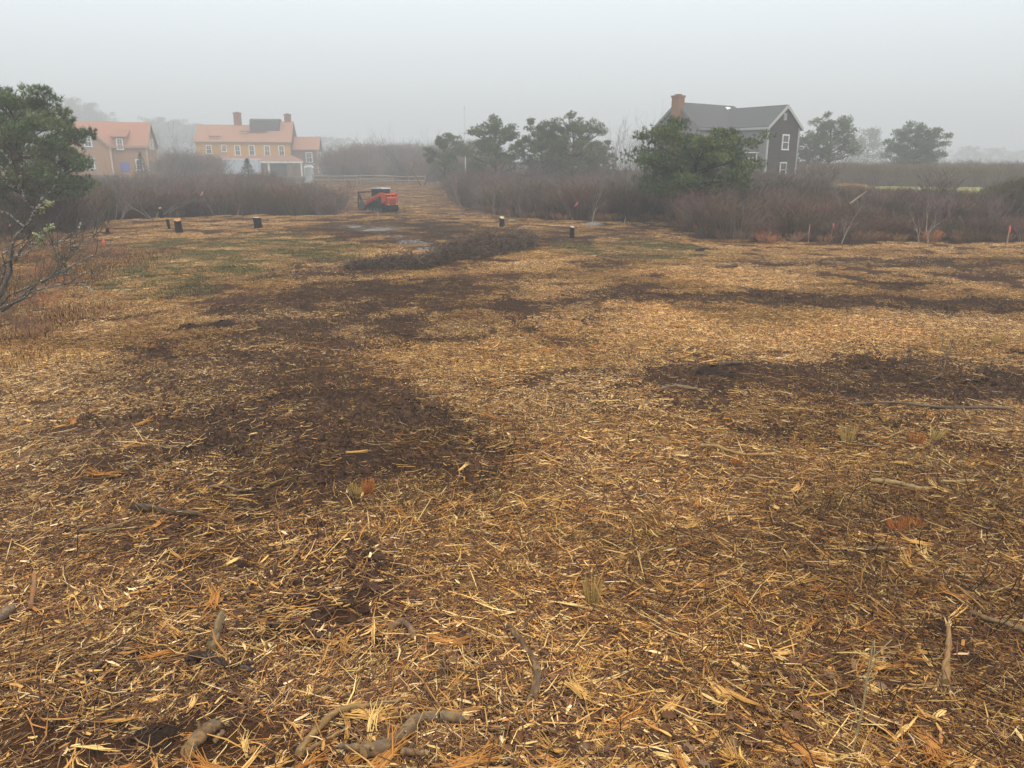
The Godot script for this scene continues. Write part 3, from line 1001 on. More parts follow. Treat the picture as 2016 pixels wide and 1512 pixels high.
func build_site_things() -> void:
	# split-rail fence on the rise behind the loader
	var a := Vector2(-25.74, -103.00)
	var b := Vector2(-11.01, -101.00)
	var fence := thing("rail_fence", "weathered split-rail fence crossing the rise behind the orange loader", "fence", Vector3(a.x, ground(a.x, a.y), a.y))
	var run := Vector3(b.x - a.x, 0, b.y - a.y)
	var n := 7
	var wood := Color(0.62, 0.5, 0.37)
	for i in n + 1:
		var q := run * (float(i) / n)
		var gy := ground(a.x + q.x, a.y + q.z) - fence.position.y
		var s := Shape.new()
		s.tube([Vector3(q.x, gy - 0.3, q.z), Vector3(q.x + rr(-0.02, 0.02), gy + 1.15, q.z)], [0.075, 0.07], 7, hue(wood, 0.15), Color(-1, 0, 0), true)
		part("post", s, mats.bark, fence)
		if i < n:
			var q2 := run * (float(i + 1) / n)
			var gy2 := ground(a.x + q2.x, a.y + q2.z) - fence.position.y
			for y in [0.45, 0.95]:
				var r := Shape.new()
				r.tube([Vector3(q.x, gy + y, q.z + 0.02), Vector3((q.x + q2.x) / 2, (gy + gy2) / 2 + y + rr(-0.03, 0.03), (q.z + q2.z) / 2), Vector3(q2.x, gy2 + y, q2.z)], [0.08, 0.09, 0.08], 5, hue(wood, 0.15))
				part("rail", r, mats.bark, fence)
	# an extra short section standing a little forward
	a = Vector2(-19.29, -99.00)
	b = Vector2(-14.85, -99.00)
	fence = thing("short_rail_fence", "short section of rail fence in front of the long rail fence", "fence", Vector3(a.x, ground(a.x, a.y), a.y))
	run = Vector3(b.x - a.x, 0, b.y - a.y)
	for i in 3:
		var q := run * (i / 2.0)
		var gy := ground(a.x + q.x, a.y + q.z) - fence.position.y
		var s := Shape.new()
		s.tube([Vector3(q.x, gy - 0.3, q.z), Vector3(q.x, gy + 0.95, q.z)], [0.08, 0.07], 7, hue(wood, 0.15), Color(-1, 0, 0), true)
		part("post", s, mats.bark, fence)
	for y in [0.4, 0.8]:
		var r := Shape.new()
		r.tube([Vector3(0, y, 0.06), run * 0.5 + Vector3(0, y + 0.03, 0.06), run + Vector3(0, y, 0.06)], [0.05, 0.055, 0.05], 5, hue(wood, 0.15))
		part("rail", r, mats.bark, fence)

	# portable toilet
	var at := Vector2(-26.96, -106.00)
	var t := thing("portable_toilet", "white and grey portable toilet with rounded roof beside the long house", "portable toilet", Vector3(at.x, ground(at.x, at.y), at.y), 0.15)
	var s := Shape.new()
	s.box(Vector3(0, 1.06, 0), Vector3(1.08, 1.9, 1.08), Color(0.46, 0.52, 0.52))
	for x in [-0.54, -0.18, 0.18, 0.54]:
		s.box(Vector3(x, 1.06, 0.55), Vector3(0.06, 1.9, 0.03), Color(0.5, 0.56, 0.56))
	part("cabin", s, mats.paint, t)
	s = Shape.new()
	var arc := []
	for k in 11:
		var an := PI * k / 10.0
		arc.push_back(Vector3(cos(an) * 0.6, 2.0 + sin(an) * 0.36, -0.6))
	s.prism(arc, Vector3(0, 0, 1.2), Color(0.8, 0.82, 0.82))
	part("roof", s, mats.paint, t)
	s = Shape.new()
	s.box(Vector3(0.0, 1.0, 0.58), Vector3(0.7, 1.7, 0.03), Color(0.4, 0.45, 0.45))
	var dr := part("door", s, mats.paint, t)
	s = Shape.new()
	s.box(Vector3(0.25, 1.0, 0.61), Vector3(0.06, 0.14, 0.04), Color(0.1, 0.1, 0.1))
	part("handle", s, mats.paint, dr)
	s = Shape.new()
	s.box(Vector3(0, 0.06, 0), Vector3(1.16, 0.12, 1.2), Color(0.3, 0.32, 0.32))
	part("skid", s, mats.paint, t)

	# box trailer in front of the porch
	at = Vector2(-42.57, -126.00)
	t = thing("box_trailer", "pale blue-grey box trailer parked in front of the long house", "trailer", Vector3(at.x, ground(at.x, at.y) + 0.1, at.y), 0.1)
	s = Shape.new()
	s.box(Vector3(0, 1.75, 0), Vector3(5.4, 2.2, 2.2), Color(0.5, 0.55, 0.62))
	for k in 9:
		s.box(Vector3(-2.4 + k * 0.6, 1.75, 1.115), Vector3(0.05, 2.15, 0.03), Color(0.58, 0.62, 0.68))
	part("body", s, mats.paint, t)
	s = Shape.new()
	s.box(Vector3(0, 2.92, 0), Vector3(5.5, 0.14, 2.3), Color(0.75, 0.77, 0.8))
	part("roof", s, mats.paint, t)
	for k in [-0.55, 0.35]:
		for z in [-1.12, 1.12]:
			s = Shape.new()
			s.tube([Vector3(k, 0.36, z - 0.1), Vector3(k, 0.36, z + 0.1)], [0.36, 0.36], 16, Color(0.03, 0.03, 0.03), Color(-1, 0, 0), true, Color(0.25, 0.25, 0.25))
			part("wheel", s, mats.paint, t)
	s = Shape.new()
	s.box(Vector3(0, 0.6, 0), Vector3(5.5, 0.12, 2.0), Color(0.06, 0.06, 0.06))
	s.bar(Vector3(-2.7, 0.55, 0), Vector3(-3.9, 0.5, 0), 0.12, 0.12, Color(0.06, 0.06, 0.06))
	part("chassis", s, mats.steel, t)

	# flagpole with its crossarm
	at = Vector2(-5.60, -96.00)
	t = thing("flagpole", "tall white flagpole with a crossarm in front of the middle pines", "flagpole", Vector3(at.x, ground(at.x, at.y), at.y))
	s = Shape.new()
	s.tube([Vector3(0, -0.2, 0), Vector3(0, 5.2, 0), Vector3(0, 9.0, 0)], [0.075, 0.065, 0.04], 10, Color(0.7, 0.7, 0.7), Color(-1, 0, 0), true)
	part("pole", s, mats.paint, t)
	s = Shape.new()
	s.tube([Vector3(-0.85, 6.15, 0.08), Vector3(0.65, 6.15, 0.08)], [0.03, 0.03], 6, Color(0.7, 0.7, 0.7), Color(-1, 0, 0), true)
	part("crossarm", s, mats.paint, t)
	s = Shape.new()
	s.tube([Vector3(0, 8.98, 0), Vector3(0, 9.05, 0), Vector3(0, 9.12, 0), Vector3(0, 9.17, 0)], [0.03, 0.09, 0.08, 0.01], 10, Color(0.6, 0.55, 0.4))
	part("finial", s, mats.paint, t)

	# flat rock at the thicket's edge and pale things beyond the hedge
	for q in [[Vector3(5.84, -0.00, -56.31), 0.85, 0.16, "flat pale rock at the edge of the thicket behind the stumps"], [Vector3(-0.04, -0.00, -60.77), 0.35, 0.08, "small pale rock beside the slanted-cut stump"]]:
		var st := Shape.new()
		var m := 14
		var low := []
		var top := []
		for k in m:
			var an := TAU * k / m
			var q2 := rr(0.8, 1.1)
			low.push_back(Vector3(cos(an) * q[1] * q2, -0.08, sin(an) * q[1] * 0.6 * q2))
			top.push_back(Vector3(cos(an) * q[1] * q2 * 0.7, q[2] * rr(0.8, 1.15), sin(an) * q[1] * 0.42 * q2))
		for k in m:
			var k2 := (k + 1) % m
			var mid: Vector3 = (low[k] + low[k2]) * 0.5
			st.quad(low[k], low[k2], top[k2], top[k], Vector3(mid.x, 0.4, mid.z).normalized(), Color(0.36, 0.35, 0.32))
			st.tri(Vector3(0, q[2] * 1.1, 0), top[k], top[k2], Vector3.UP, Color(0.40, 0.39, 0.36))
		solo("rock", st, mats.stone, q[3], "rock", on_ground(q[0]))
	at = Vector2(36.62, -72.00)
	s = Shape.new()
	s.box(Vector3(0, 0.3, 0), Vector3(0.75, 0.42, 0.5), Color(0.48, 0.5, 0.52))
	s.box(Vector3(0, 0.53, 0), Vector3(0.8, 0.05, 0.55), Color(0.55, 0.57, 0.58))
	s.box(Vector3(0, 0.05, 0), Vector3(0.6, 0.12, 0.4), Color(0.3, 0.3, 0.3))
	solo("utility_box", s, mats.paint, "small pale grey utility box on the lawn behind the hedge", "utility box", Vector3(at.x, ground(at.x, at.y), at.y))

# ---------------------------------------------------------------- trees

func needle_tuft(s: Shape, at: Vector3, axis: Vector3, size: float, col: Color, count: int) -> void:
	for i in count:
		var d := (axis * rr(0.1, 1.0) + jitter(0.85)).normalized()
		var side := d.cross(jitter(1.0)).normalized() * size * 0.068
		var p := at - axis * rr(0.0, 0.45) * size
		var q := p + d * size * rr(0.65, 1.1)
		var nn := (d.cross(side).normalized() + Vector3.UP * 0.6 + d * 0.5).normalized()
		s.tri(p - side, p + side, q, nn, hue(col, 0.2))


func pine(seed_value: int, height: float, spread: float, bole: float, limbs: int, tufts: int, lean: Vector2, called: String, label: String, flat := 0.5, peak := 0.34) -> Node3D:
	rng.seed = seed_value
	var t := thing(called, label, "pine tree", Vector3.ZERO, 0.0, "pine trees round the field")
	var wood := Shape.new()
	var crown := Shape.new()
	var bark := Color(0.10, 0.075, 0.062)
	var line := []
	var rad := []
	var r0 := height * 0.026
	for i in 9:
		var f := i / 8.0
		line.push_back(Vector3(lean.x * f * f * height + rr(-0.04, 0.04) * height * 0.4 * f, f * height * 0.93 - (0.3 if i == 0 else 0.0), lean.y * f * f * height + rr(-0.04, 0.04) * height * 0.4 * f))
		rad.push_back(r0 * (1.0 - 0.88 * f) * (1.35 if i == 0 else 1.0))
	wood.tube(line, rad, 8, bark)
	var greens := [Color(0.092, 0.132, 0.05), Color(0.115, 0.155, 0.058), Color(0.074, 0.108, 0.044), Color(0.145, 0.175, 0.065)]
	# limbs carry cushions of tufts; cushions fill an egg-shaped volume with gaps between
	var per := int(float(tufts) / limbs)
	for k in limbs:
		var rel := (k + 0.5) / limbs
		var f := bole + (0.97 - bole) * rel
		var idx := f * 8.0
		var i0 := mini(int(idx), 7)
		var o: Vector3 = line[i0].lerp(line[i0 + 1], idx - i0)
		var a := k * 2.399 + rr(-0.4, 0.4)
		var reach := spread * pow(maxf(0.02, 1.0 - pow(((rel - peak) / (1.06 - peak)) if rel > peak else ((peak - rel) / (peak + 0.3)), 2.2)), 0.6) * (rr(0.45, 1.0) if k % 3 else rr(0.8, 1.08))
		var from: Vector3 = line[maxi(i0 - 1, 0)].lerp(o, 0.35)
		var end := o + Vector3(cos(a) * reach, rr(-0.02, 0.12) * height * (0.4 + rel), sin(a) * reach)
		var pts := [from]
		var rads := [r0 * (1.0 - 0.85 * f) * 0.5 + 0.014]
		for i in 4:
			var g := (i + 1) / 4.0
			pts.push_back(from.lerp(end, g) + Vector3(0, -0.06 * reach * sin(g * PI), 0) + jitter(0.05 * reach) * (1.0 - g))
			rads.push_back(rads[0] * (1.0 - 0.8 * g) + 0.005)
		wood.tube(pts, rads, 5, bark)
		var lobes := 2 + rng.randi() % 3
		for m in lobes:
			var c: Vector3 = pts[4] if m == 0 else pts[2].lerp(pts[4], rr(0.0, 1.0)) + Vector3(rr(-1, 1), rr(-0.2, 0.7), rr(-1, 1)) * spread * 0.17
			wood.tube([pts[2], (pts[2] + c) * 0.5 + jitter(0.06), c], [0.022, 0.014, 0.006], 3, bark)
			var size := spread * rr(0.15, 0.26) * lerpf(1.1, 0.8, rel)
			var green: Color = greens[rng.randi() % 4]
			for n in int(float(per) / lobes):
				var u := jitter(1.0).normalized() * pow(rng.randf(), 0.4)
				var q := c + Vector3(u.x * size, u.y * size * flat, u.z * size)
				var ax := (Vector3(u.x, u.y * 0.6 + 0.75, u.z) + jitter(0.3)).normalized()
				needle_tuft(crown, q, ax, rr(0.18, 0.3), hue(green, 0.16), 14)
	part("trunk", wood, mats.bark, t)
	part("crown", crown, mats.needles, t)
	return t


func put_tree(t: Node3D, at: Vector2, turn := 0.0, size := Vector3.ONE) -> void:
	t.position = Vector3(at.x, ground(at.x, at.y), at.y)
	t.rotation.y = turn
	t.scale = size


func spot(at: Vector2) -> Vector3:
	return Vector3(at.x, ground(at.x, at.y), at.y)


func build_pines() -> void:
	var g1 := pine(41, 7.6, 3.6, 0.3, 52, 7200, Vector2(0.04, 0.0), "pitch_pine", "large dense pitch pine at the left edge in front of the cedar house", 0.6)
	put_tree(g1, Vector2(-28.16, -46.00), 2.4, Vector3(1.02, 1.1, 1.02))
	var g2 := pine(52, 7.0, 4.6, 0.36, 60, 8200, Vector2(-0.02, 0.0), "pitch_pine", "broad domed pitch pine standing in front of the weathered grey house", 0.5, 0.6)
	put_tree(g2, Vector2(12.44, -54.00), 0.4, Vector3(0.93, 0.9, 0.93))
	var g3 := pine(63, 8.6, 3.3, 0.4, 42, 4600, Vector2(0.02, 0.0), "pitch_pine", "tall open-crowned pine just right of the flagpole", 0.7)
	put_tree(g3, Vector2(-1.82, -86.00), 0.0, Vector3(1.0, 0.9, 1.0))
	var g4 := pine(74, 9.0, 2.7, 0.38, 40, 4000, Vector2(-0.05, 0.0), "pitch_pine", "slender pine with ragged top, first of the middle pair", 0.8)
	put_tree(g4, Vector2(3.27, -85.00), 1.0, Vector3(1.0, 0.88, 1.0))
	copy_of(g3, "full-crowned pine hiding the tan house, second of the middle pair", spot(Vector2(6.47, -84.00)), 2.2, Vector3(1.1, 0.93, 1.1))
	copy_of(g4, "low pine shoulder filling the gap right of the middle pair", spot(Vector2(9.22, -86.00)), 4.0, Vector3(0.8, 0.62, 0.8))
	var g5 := pine(85, 6.6, 2.3, 0.42, 30, 2400, Vector2(0.05, 0.0), "pitch_pine", "small lone pine left of the flagpole", 0.6)
	put_tree(g5, Vector2(-7.87, -93.00))
	copy_of(g3, "rounded pine standing behind the right end of the weathered house", spot(Vector2(36.74, -93.00)), 0.8, Vector3(0.98, 0.82, 0.98))
	copy_of(g2, "dense round pine standing alone behind the right-hand hedge", spot(Vector2(48.63, -97.00)), 1.7, Vector3(0.76, 0.86, 0.76))
	copy_of(g5, "short pine crowded behind the weathered house and rounded pine", spot(Vector2(36.81, -99.00)), 2.7, Vector3(0.95, 0.8, 0.95))
	# fog-faded ones farther off
	var g6 := pine(96, 7.0, 4.4, 0.06, 44, 3600, Vector2.ZERO, "round_headed_tree", "misty rounded tree on the wooded rise, left of the cedar house roof", 0.85)
	put_tree(g6, Vector2(-144.00, -250.00), 0.0, Vector3(1.9, 1.75, 1.9))
	copy_of(g6, "misty tree between the rounded pine and the lone round pine", spot(Vector2(73.17, -165.00)), 0.3, Vector3(1.0, 1.25, 1.0))
	var far := [[1900, 300, 1.7, 1.25], [1945, 310, 1.8, 1.2], [1995, 318, 1.8, 1.1], [2060, 310, 1.9, 1.2]]
	var far_words := ["first faint treetop in the fog right of the far brick chimney", "second faint treetop in the fog right of the far brick chimney", "third faint treetop in the fog at the right edge", "last faint treetop in the fog past the right edge"]
	for i in far.size():
		var q: Array = far[i]
		var x: float = (q[0] - 1008.0) / 1514.0 * (q[1] * 0.9626 + 0.8)
		copy_of(g6, far_words[i], Vector3(x, ground(x, -q[1]), -q[1]), i * 1.3, Vector3(q[2], q[3], q[2]))
	# the wooded rise behind the two new houses
	var misty := [[150, 256, 2.0, 2.1, "tallest misty tree on the wooded rise above the cedar house"], [185, 262, 1.9, 1.95, "misty tree over the cedar house roof, next right of the tallest"], [216, 266, 1.6, 1.6, "misty tree at the right end of the wooded rise over the cedar roof"],
		[318, 285, 2.0, 1.55, "faint rounded tree just right of the cedar house"], [352, 288, 2.0, 1.45, "faint rounded tree midway between the cedar house and the long house"], [388, 292, 2.2, 1.3, "faint rounded tree just left of the long house"],
		[640, 290, 1.9, 1.55, "faint rounded tree just right of the long house's wing"], [676, 298, 1.7, 1.6, "faint rounded tree above the hill thicket right of the long house"], [712, 300, 1.5, 1.2, "last faint tree on the hill before the flagpole"], [430, 300, 2.2, 1.3, "faint tree hidden behind the long house"]]
	for q in misty:
		var x: float = (q[0] - 1008.0) / 1514.0 * (q[1] * 0.9626 + 0.8)
		copy_of(g6, q[4], Vector3(x, ground(x, -q[1]), -q[1]), q[0] * 0.9, Vector3(q[2], q[3], q[2]))
	# young cedars standing in the left thicket
	var cedar := cone_cedar(5, 3.6, "red_cedar", "small dark cedar standing in front of the cedar-shingled house")
	put_tree(cedar, Vector2(-44.51, -96.00))
	copy_of(cedar, "dark bushy cedar in front of the pale box trailer", spot(Vector2(-30.45, -92.00)), 1.0, Vector3(1.45, 0.95, 1.45))


func cone_cedar(seed_value: int, height: float, called: String, label: String) -> Node3D:
	rng.seed = seed_value
	var t := thing(called, label, "cedar tree", Vector3.ZERO, 0.0, "small cedars in the left thicket")
	var wood := Shape.new()
	wood.tube([Vector3(0, -0.2, 0), Vector3(0.03, height * 0.5, 0), Vector3(0, height, 0)], [0.09, 0.05, 0.01], 6, Color(0.09, 0.06, 0.05))
	part("trunk", wood, mats.bark, t)
	var crown := Shape.new()
	for i in 900:
		var f := pow(rng.randf(), 1.2)
		var a := rr(0, TAU)
		var r := height * 0.3 * (1.0 - f) * rr(0.4, 1.15) * (1.0 + 0.25 * sin(a * 5.0 + f * 9.0)) + 0.05
		var p := Vector3(cos(a) * r, f * height + 0.1, sin(a) * r)
		needle_tuft(crown, p, (Vector3(cos(a), 1.1, sin(a))).normalized(), rr(0.14, 0.25), Color(0.045, 0.055, 0.033), 5)
	part("crown", crown, mats.needles, t)
	return t


func grow(s: Shape, p: Vector3, dir: Vector3, length: float, r: float, depth: int, wild: float, up: float, col: Color, tip: Color, tips: Array) -> void:
	var steps := 4 if depth > 2 else (3 if depth > 0 else 2)
	var pts := [p]
	var rads := [r]
	var d := dir
	var q := p
	for i in steps:
		d = (d + jitter(wild) + Vector3(0, up, 0)).normalized()
		q += d * length / steps
		pts.push_back(q)
		rads.push_back(maxf(r * (1.0 - 0.5 * (i + 1) / steps), 0.0035))
	s.tube(pts, rads, 6 if depth > 3 else (5 if depth > 2 else 3), col, tip if depth <= 1 else col)
	if depth <= 0:
		tips.push_back(q)
		return
	var kids := 3 if depth > 1 else 4
	for k in kids:
		var f := 1.0 if k == 0 else rr(0.3, 0.95)
		var at := mini(int(f * steps), steps - 1)
		var o: Vector3 = pts[at].lerp(pts[at + 1], f * steps - at)
		var nd := (d + jitter(0.75) * (0.45 if k == 0 else 1.0)).normalized()
		grow(s, o, nd, length * rr(0.58, 0.85), rads[at + 1] * rr(0.55, 0.85), depth - 1, wild, up, col, tip, tips)


func bare_tree(seed_value: int, called: String, label: String, category: String, stems: int, length: float, r: float, depth: int, open: float, wild: float, up: float, col: Color, tip: Color) -> Node3D:
	rng.seed = seed_value
	var t := thing(called, label, category, Vector3.ZERO, 0.0, "bare trees and tall shrubs in the thickets")
	for k in stems:
		var s := Shape.new()
		var a := TAU * k / stems + rr(-0.5, 0.5)
		var dir := Vector3(cos(a) * open, 1.0, sin(a) * open).normalized()
		grow(s, Vector3(cos(a) * 0.1 * (stems - 1), -0.15, sin(a) * 0.1 * (stems - 1)), dir, length, r, depth, wild, up, col, tip, [])
		part("stem" if stems > 1 else "trunk", s, mats.twig, t)
	return t


func build_bare_trees() -> void:
	var grey := Color(0.20, 0.19, 0.175)
	var grey_tip := Color(0.22, 0.19, 0.18)
	var brown := Color(0.085, 0.068, 0.06)
	var plum := Color(0.15, 0.10, 0.10)
	var a := bare_tree(301, "spreading_bare_tree", "low spreading bare tree with silvery limbs behind the broken snag", "bare tree", 5, 1.7, 0.06, 4, 1.1, 0.2, 0.03, Color(0.16, 0.155, 0.145), Color(0.17, 0.15, 0.145))
	put_tree(a, Vector2(-28.28, -62.00))
	var b := bare_tree(302, "grey_birch", "tall grey birch clump with pale stems left of the domed pine", "bare tree", 5, 2.6, 0.06, 4, 0.35, 0.13, 0.08, grey, grey_tip)
	put_tree(b, Vector2(9.04, -61.00), 0.0, Vector3(1.0, 1.12, 1.0))
	copy_of(b, "grey birch clump behind the tan house's pines", spot(Vector2(8.87, -70.00)), 2.0, Vector3(1.1, 1.1, 1.1))
	copy_of(b, "grey birch clump between the tall birch and the domed pine", spot(Vector2(11.29, -64.00)), 4.0, Vector3(0.9, 0.95, 0.9))
	var c := bare_tree(303, "twisted_bare_tree", "dark twisted bare tree at the end of the rail fence", "bare tree", 2, 2.6, 0.09, 4, 0.5, 0.28, 0.05, brown, Color(0.14, 0.12, 0.115))
	put_tree(c, Vector2(-10.95, -97.00), 0.6)
	copy_of(c, "dark crooked bare tree left of the small lone pine", spot(Vector2(-14.13, -106.00)), 3.6, Vector3(1.0, 1.3, 1.0))
	copy_of(c, "leafless tree behind the pines right of the flagpole", spot(Vector2(0.12, -92.00)), 1.6, Vector3(1.2, 1.0, 1.2))
	copy_of(a, "haze of bare branches between the cedar house and the long house", spot(Vector2(-44.18, -104.00)), 1.0, Vector3(1.1, 1.7, 1.1))
	copy_of(a, "bare branches rising in front of the long house's blank end", spot(Vector2(-41.72, -108.00)), 2.4, Vector3(1.1, 1.55, 1.1))
	copy_of(a, "bare tree in front of the long house's porch", spot(Vector2(-26.22, -96.00)), 4.4, Vector3(0.9, 0.95, 0.9))
	var e := bare_tree(304, "pale_stemmed_sapling", "leaning pale-stemmed sapling at the thicket edge below the weathered house", "sapling", 1, 1.1, 0.032, 3, 0.25, 0.3, 0.06, Color(0.34, 0.30, 0.27), Color(0.2, 0.15, 0.14))
	put_tree(e, Vector2(17.42, -41.20), 0.5)
	copy_of(e, "crooked pale sapling right of the pink flag on the thicket edge", spot(Vector2(22.06, -41.30)), 2.2, Vector3(1.1, 1.0, 1.1))
	copy_of(e, "pale forked sapling at the thicket edge under the green hedge", spot(Vector2(21.87, -41.80)), 3.9, Vector3(0.9, 0.8, 0.9))
	copy_of(e, "pale sapling at the foot of the thicket near the leaning stakes", spot(Vector2(5.87, -57.60)), 1.3, Vector3(1.2, 1.3, 1.2))
	var f := bare_tree(305, "plum_shrub", "rounded mauve shrub with upright twigs right of the loader", "shrub", 9, 1.25, 0.022, 3, 0.6, 0.14, 0.1, Color(0.23, 0.175, 0.17), Color(0.2, 0.14, 0.14))
	put_tree(f, Vector2(-1.47, -63.50), 0.0, Vector3(1.15, 1.2, 1.15))
	copy_of(f, "mauve shrub with pale stems behind the slanted-cut stump", spot(Vector2(1.66, -61.50)), 1.4, Vector3(1.1, 1.0, 1.1))
	copy_of(f, "mauve shrub beside the pink ribbon in the thicket", spot(Vector2(5.30, -60.00)), 2.8, Vector3(1.2, 1.15, 1.2))
	copy_of(f, "twiggy shrub at the thicket's end left of the loader", spot(Vector2(-15.22, -67.00)), 4.1, Vector3(1.25, 1.2, 1.25))
	copy_of(f, "twiggy shrub behind the bare stake in the left thicket", spot(Vector2(-24.31, -66.50)), 5.0, Vector3(1.2, 1.15, 1.2))
	# taller bare shrubs that break the thickets' outline
	for q in [[f, Vector2(-3.42, -74.00), 1.5, 1.7, "tall bare shrub at the left end of the middle thicket"], [f, Vector2(0.59, -76.00), 1.5, 1.8, "tall bare shrub below the pine right of the flagpole"], [a, Vector2(3.80, -72.00), 0.9, 1.3, "spreading bare shrub below the middle pair of pines"], [f, Vector2(7.31, -66.00), 1.6, 1.9, "tall bare shrub left of the grey birches"], [c, Vector2(11.29, -60.00), 0.8, 0.75, "crooked bare tree at the left foot of the domed pine"],
		[f, Vector2(14.51, -52.00), 1.3, 1.35, "bare shrub at the right foot of the domed pine"], [a, Vector2(20.18, -60.00), 0.9, 1.1, "spreading bare shrub below the weathered house"], [f, Vector2(22.89, -60.00), 1.4, 1.4, "bare shrub below the house's deck rail"], [f, Vector2(26.13, -45.00), 1.1, 0.95, "bare shrub under the right end of the green hedge"], [a, Vector2(30.01, -47.00), 0.7, 0.9, "spreading bare shrub below the slanting green hedge"],
		[f, Vector2(-22.59, -72.00), 1.3, 1.35, "taller bare shrub below the box trailer"], [f, Vector2(-28.64, -70.00), 1.4, 1.5, "taller bare shrub right of the spreading bare tree"], [c, Vector2(-32.27, -64.00), 0.7, 0.8, "crooked bare tree right of the big pine"], [f, Vector2(-28.67, -55.00), 1.2, 1.3, "bare shrub at the right foot of the big pine"], [c, Vector2(10.12, -78.00), 1.0, 1.1, "crooked bare tree behind the grey birches"], [f, Vector2(23.24, -52.00), 1.2, 1.1, "bare shrub beside the pale broken limb"]]:
		copy_of(q[0], q[4], spot(q[1]), q[1].x * 1.7, Vector3(q[2], q[3], q[2]))
	lichen_tree()


func lichen_tree() -> void:
	rng.seed = 77
	var t := thing("lichen_covered_tree", "leafless lichen-spotted tree reaching in from the left edge", "bare tree", on_ground(Vector3(-12.13, -0.00, -16.60)))
	var bark := Color(0.095, 0.082, 0.072)
	var pale := Color(0.30, 0.29, 0.26)
	var limbs := [
		[[Vector3(-12.21, -0.12, -16.60), Vector3(-11.71, 0.46, -16.60), Vector3(-11.17, 0.96, -16.60), Vector3(-10.92, 1.72, -16.60), Vector3(-10.75, 1.94, -16.60), Vector3(-10.68, 2.23, -16.60), Vector3(-10.56, 2.44, -16.60), Vector3(-10.33, 2.70, -16.60), Vector3(-10.15, 2.77, -16.60), Vector3(-9.92, 3.05, -16.60), Vector3(-9.79, 3.18, -16.60)], 0.085, 0.014],
		[[Vector3(-10.69, 1.95, -16.50), Vector3(-10.35, 2.24, -16.50), Vector3(-10.14, 2.37, -16.50), Vector3(-9.75, 2.63, -16.50), Vector3(-9.63, 2.70, -16.50)], 0.035, 0.009],
		[[Vector3(-10.02, 2.38, -16.30), Vector3(-9.68, 2.36, -16.30), Vector3(-9.42, 2.41, -16.30), Vector3(-9.17, 2.31, -16.30), Vector3(-8.89, 2.44, -16.30), Vector3(-8.66, 2.63, -16.30)], 0.018, 0.005],
		[[Vector3(-10.89, 0.95, -16.00), Vector3(-10.59, 1.13, -16.00), Vector3(-10.18, 1.42, -16.00), Vector3(-9.76, 1.60, -16.00), Vector3(-9.48, 1.76, -16.00), Vector3(-9.17, 1.90, -16.00), Vector3(-8.87, 2.05, -16.00), Vector3(-8.43, 2.22, -16.00)], 0.05, 0.007],
		[[Vector3(-11.14, 1.01, -16.40), Vector3(-10.83, 1.24, -16.40), Vector3(-10.29, 1.46, -16.40), Vector3(-9.81, 1.62, -16.40), Vector3(-9.59, 1.71, -16.40), Vector3(-9.23, 1.71, -16.40), Vector3(-8.91, 1.73, -16.40)], 0.038, 0.007],
		[[Vector3(-10.75, 1.03, -15.80), Vector3(-10.21, 1.27, -15.80), Vector3(-9.80, 1.47, -15.80), Vector3(-9.40, 1.55, -15.80), Vector3(-9.11, 1.59, -15.80), Vector3(-8.88, 1.52, -15.80), Vector3(-8.58, 1.44, -15.80)], 0.042, 0.007],
		[[Vector3(-11.85, 0.42, -16.80), Vector3(-11.52, 0.99, -16.80), Vector3(-11.28, 1.44, -16.80), Vector3(-11.11, 1.77, -16.80), Vector3(-10.94, 2.10, -16.80), Vector3(-10.61, 2.34, -16.80), Vector3(-10.34, 2.62, -16.80)], 0.05, 0.01],
		[[Vector3(-10.42, 2.74, -16.90), Vector3(-10.36, 3.03, -16.90), Vector3(-10.35, 3.11, -16.90), Vector3(-10.46, 3.29, -16.90), Vector3(-10.55, 3.44, -16.90), Vector3(-10.70, 3.51, -16.90), Vector3(-10.82, 3.63, -16.90), Vector3(-10.96, 3.80, -16.90)], 0.022, 0.007],
		[[Vector3(-10.49, 3.48, -16.80), Vector3(-10.60, 3.78, -16.80), Vector3(-10.62, 4.02, -16.80), Vector3(-10.61, 4.25, -16.80)], 0.014, 0.004],
		[[Vector3(-10.41, 3.46, -16.70), Vector3(-10.35, 3.57, -16.70), Vector3(-10.17, 3.84, -16.70), Vector3(-10.02, 4.06, -16.70)], 0.014, 0.004],
		[[Vector3(-10.02, 2.93, -16.60), Vector3(-9.88, 3.23, -16.60), Vector3(-9.69, 3.54, -16.60), Vector3(-9.57, 3.78, -16.60), Vector3(-9.46, 4.22, -16.60)], 0.018, 0.004],
		[[Vector3(-9.84, 1.68, -16.60), Vector3(-9.60, 1.90, -16.60), Vector3(-9.38, 2.12, -16.60), Vector3(-9.28, 2.44, -16.60), Vector3(-9.21, 2.76, -16.60)], 0.012, 0.004],
		[[Vector3(-9.40, 1.85, -16.40), Vector3(-9.55, 2.09, -16.40), Vector3(-9.57, 2.46, -16.40)], 0.012, 0.004],
		[[Vector3(-10.27, 2.70, -16.50), Vector3(-10.46, 2.77, -16.50), Vector3(-10.64, 2.92, -16.50), Vector3(-10.79, 3.03, -16.50)], 0.016, 0.005],
		[[Vector3(-11.20, 1.51, -16.30), Vector3(-10.80, 1.94, -16.30), Vector3(-10.45, 2.10, -16.30), Vector3(-10.11, 2.20, -16.30), Vector3(-9.96, 2.36, -16.30)], 0.02, 0.005]]
	var base := t.position
	var tips := []
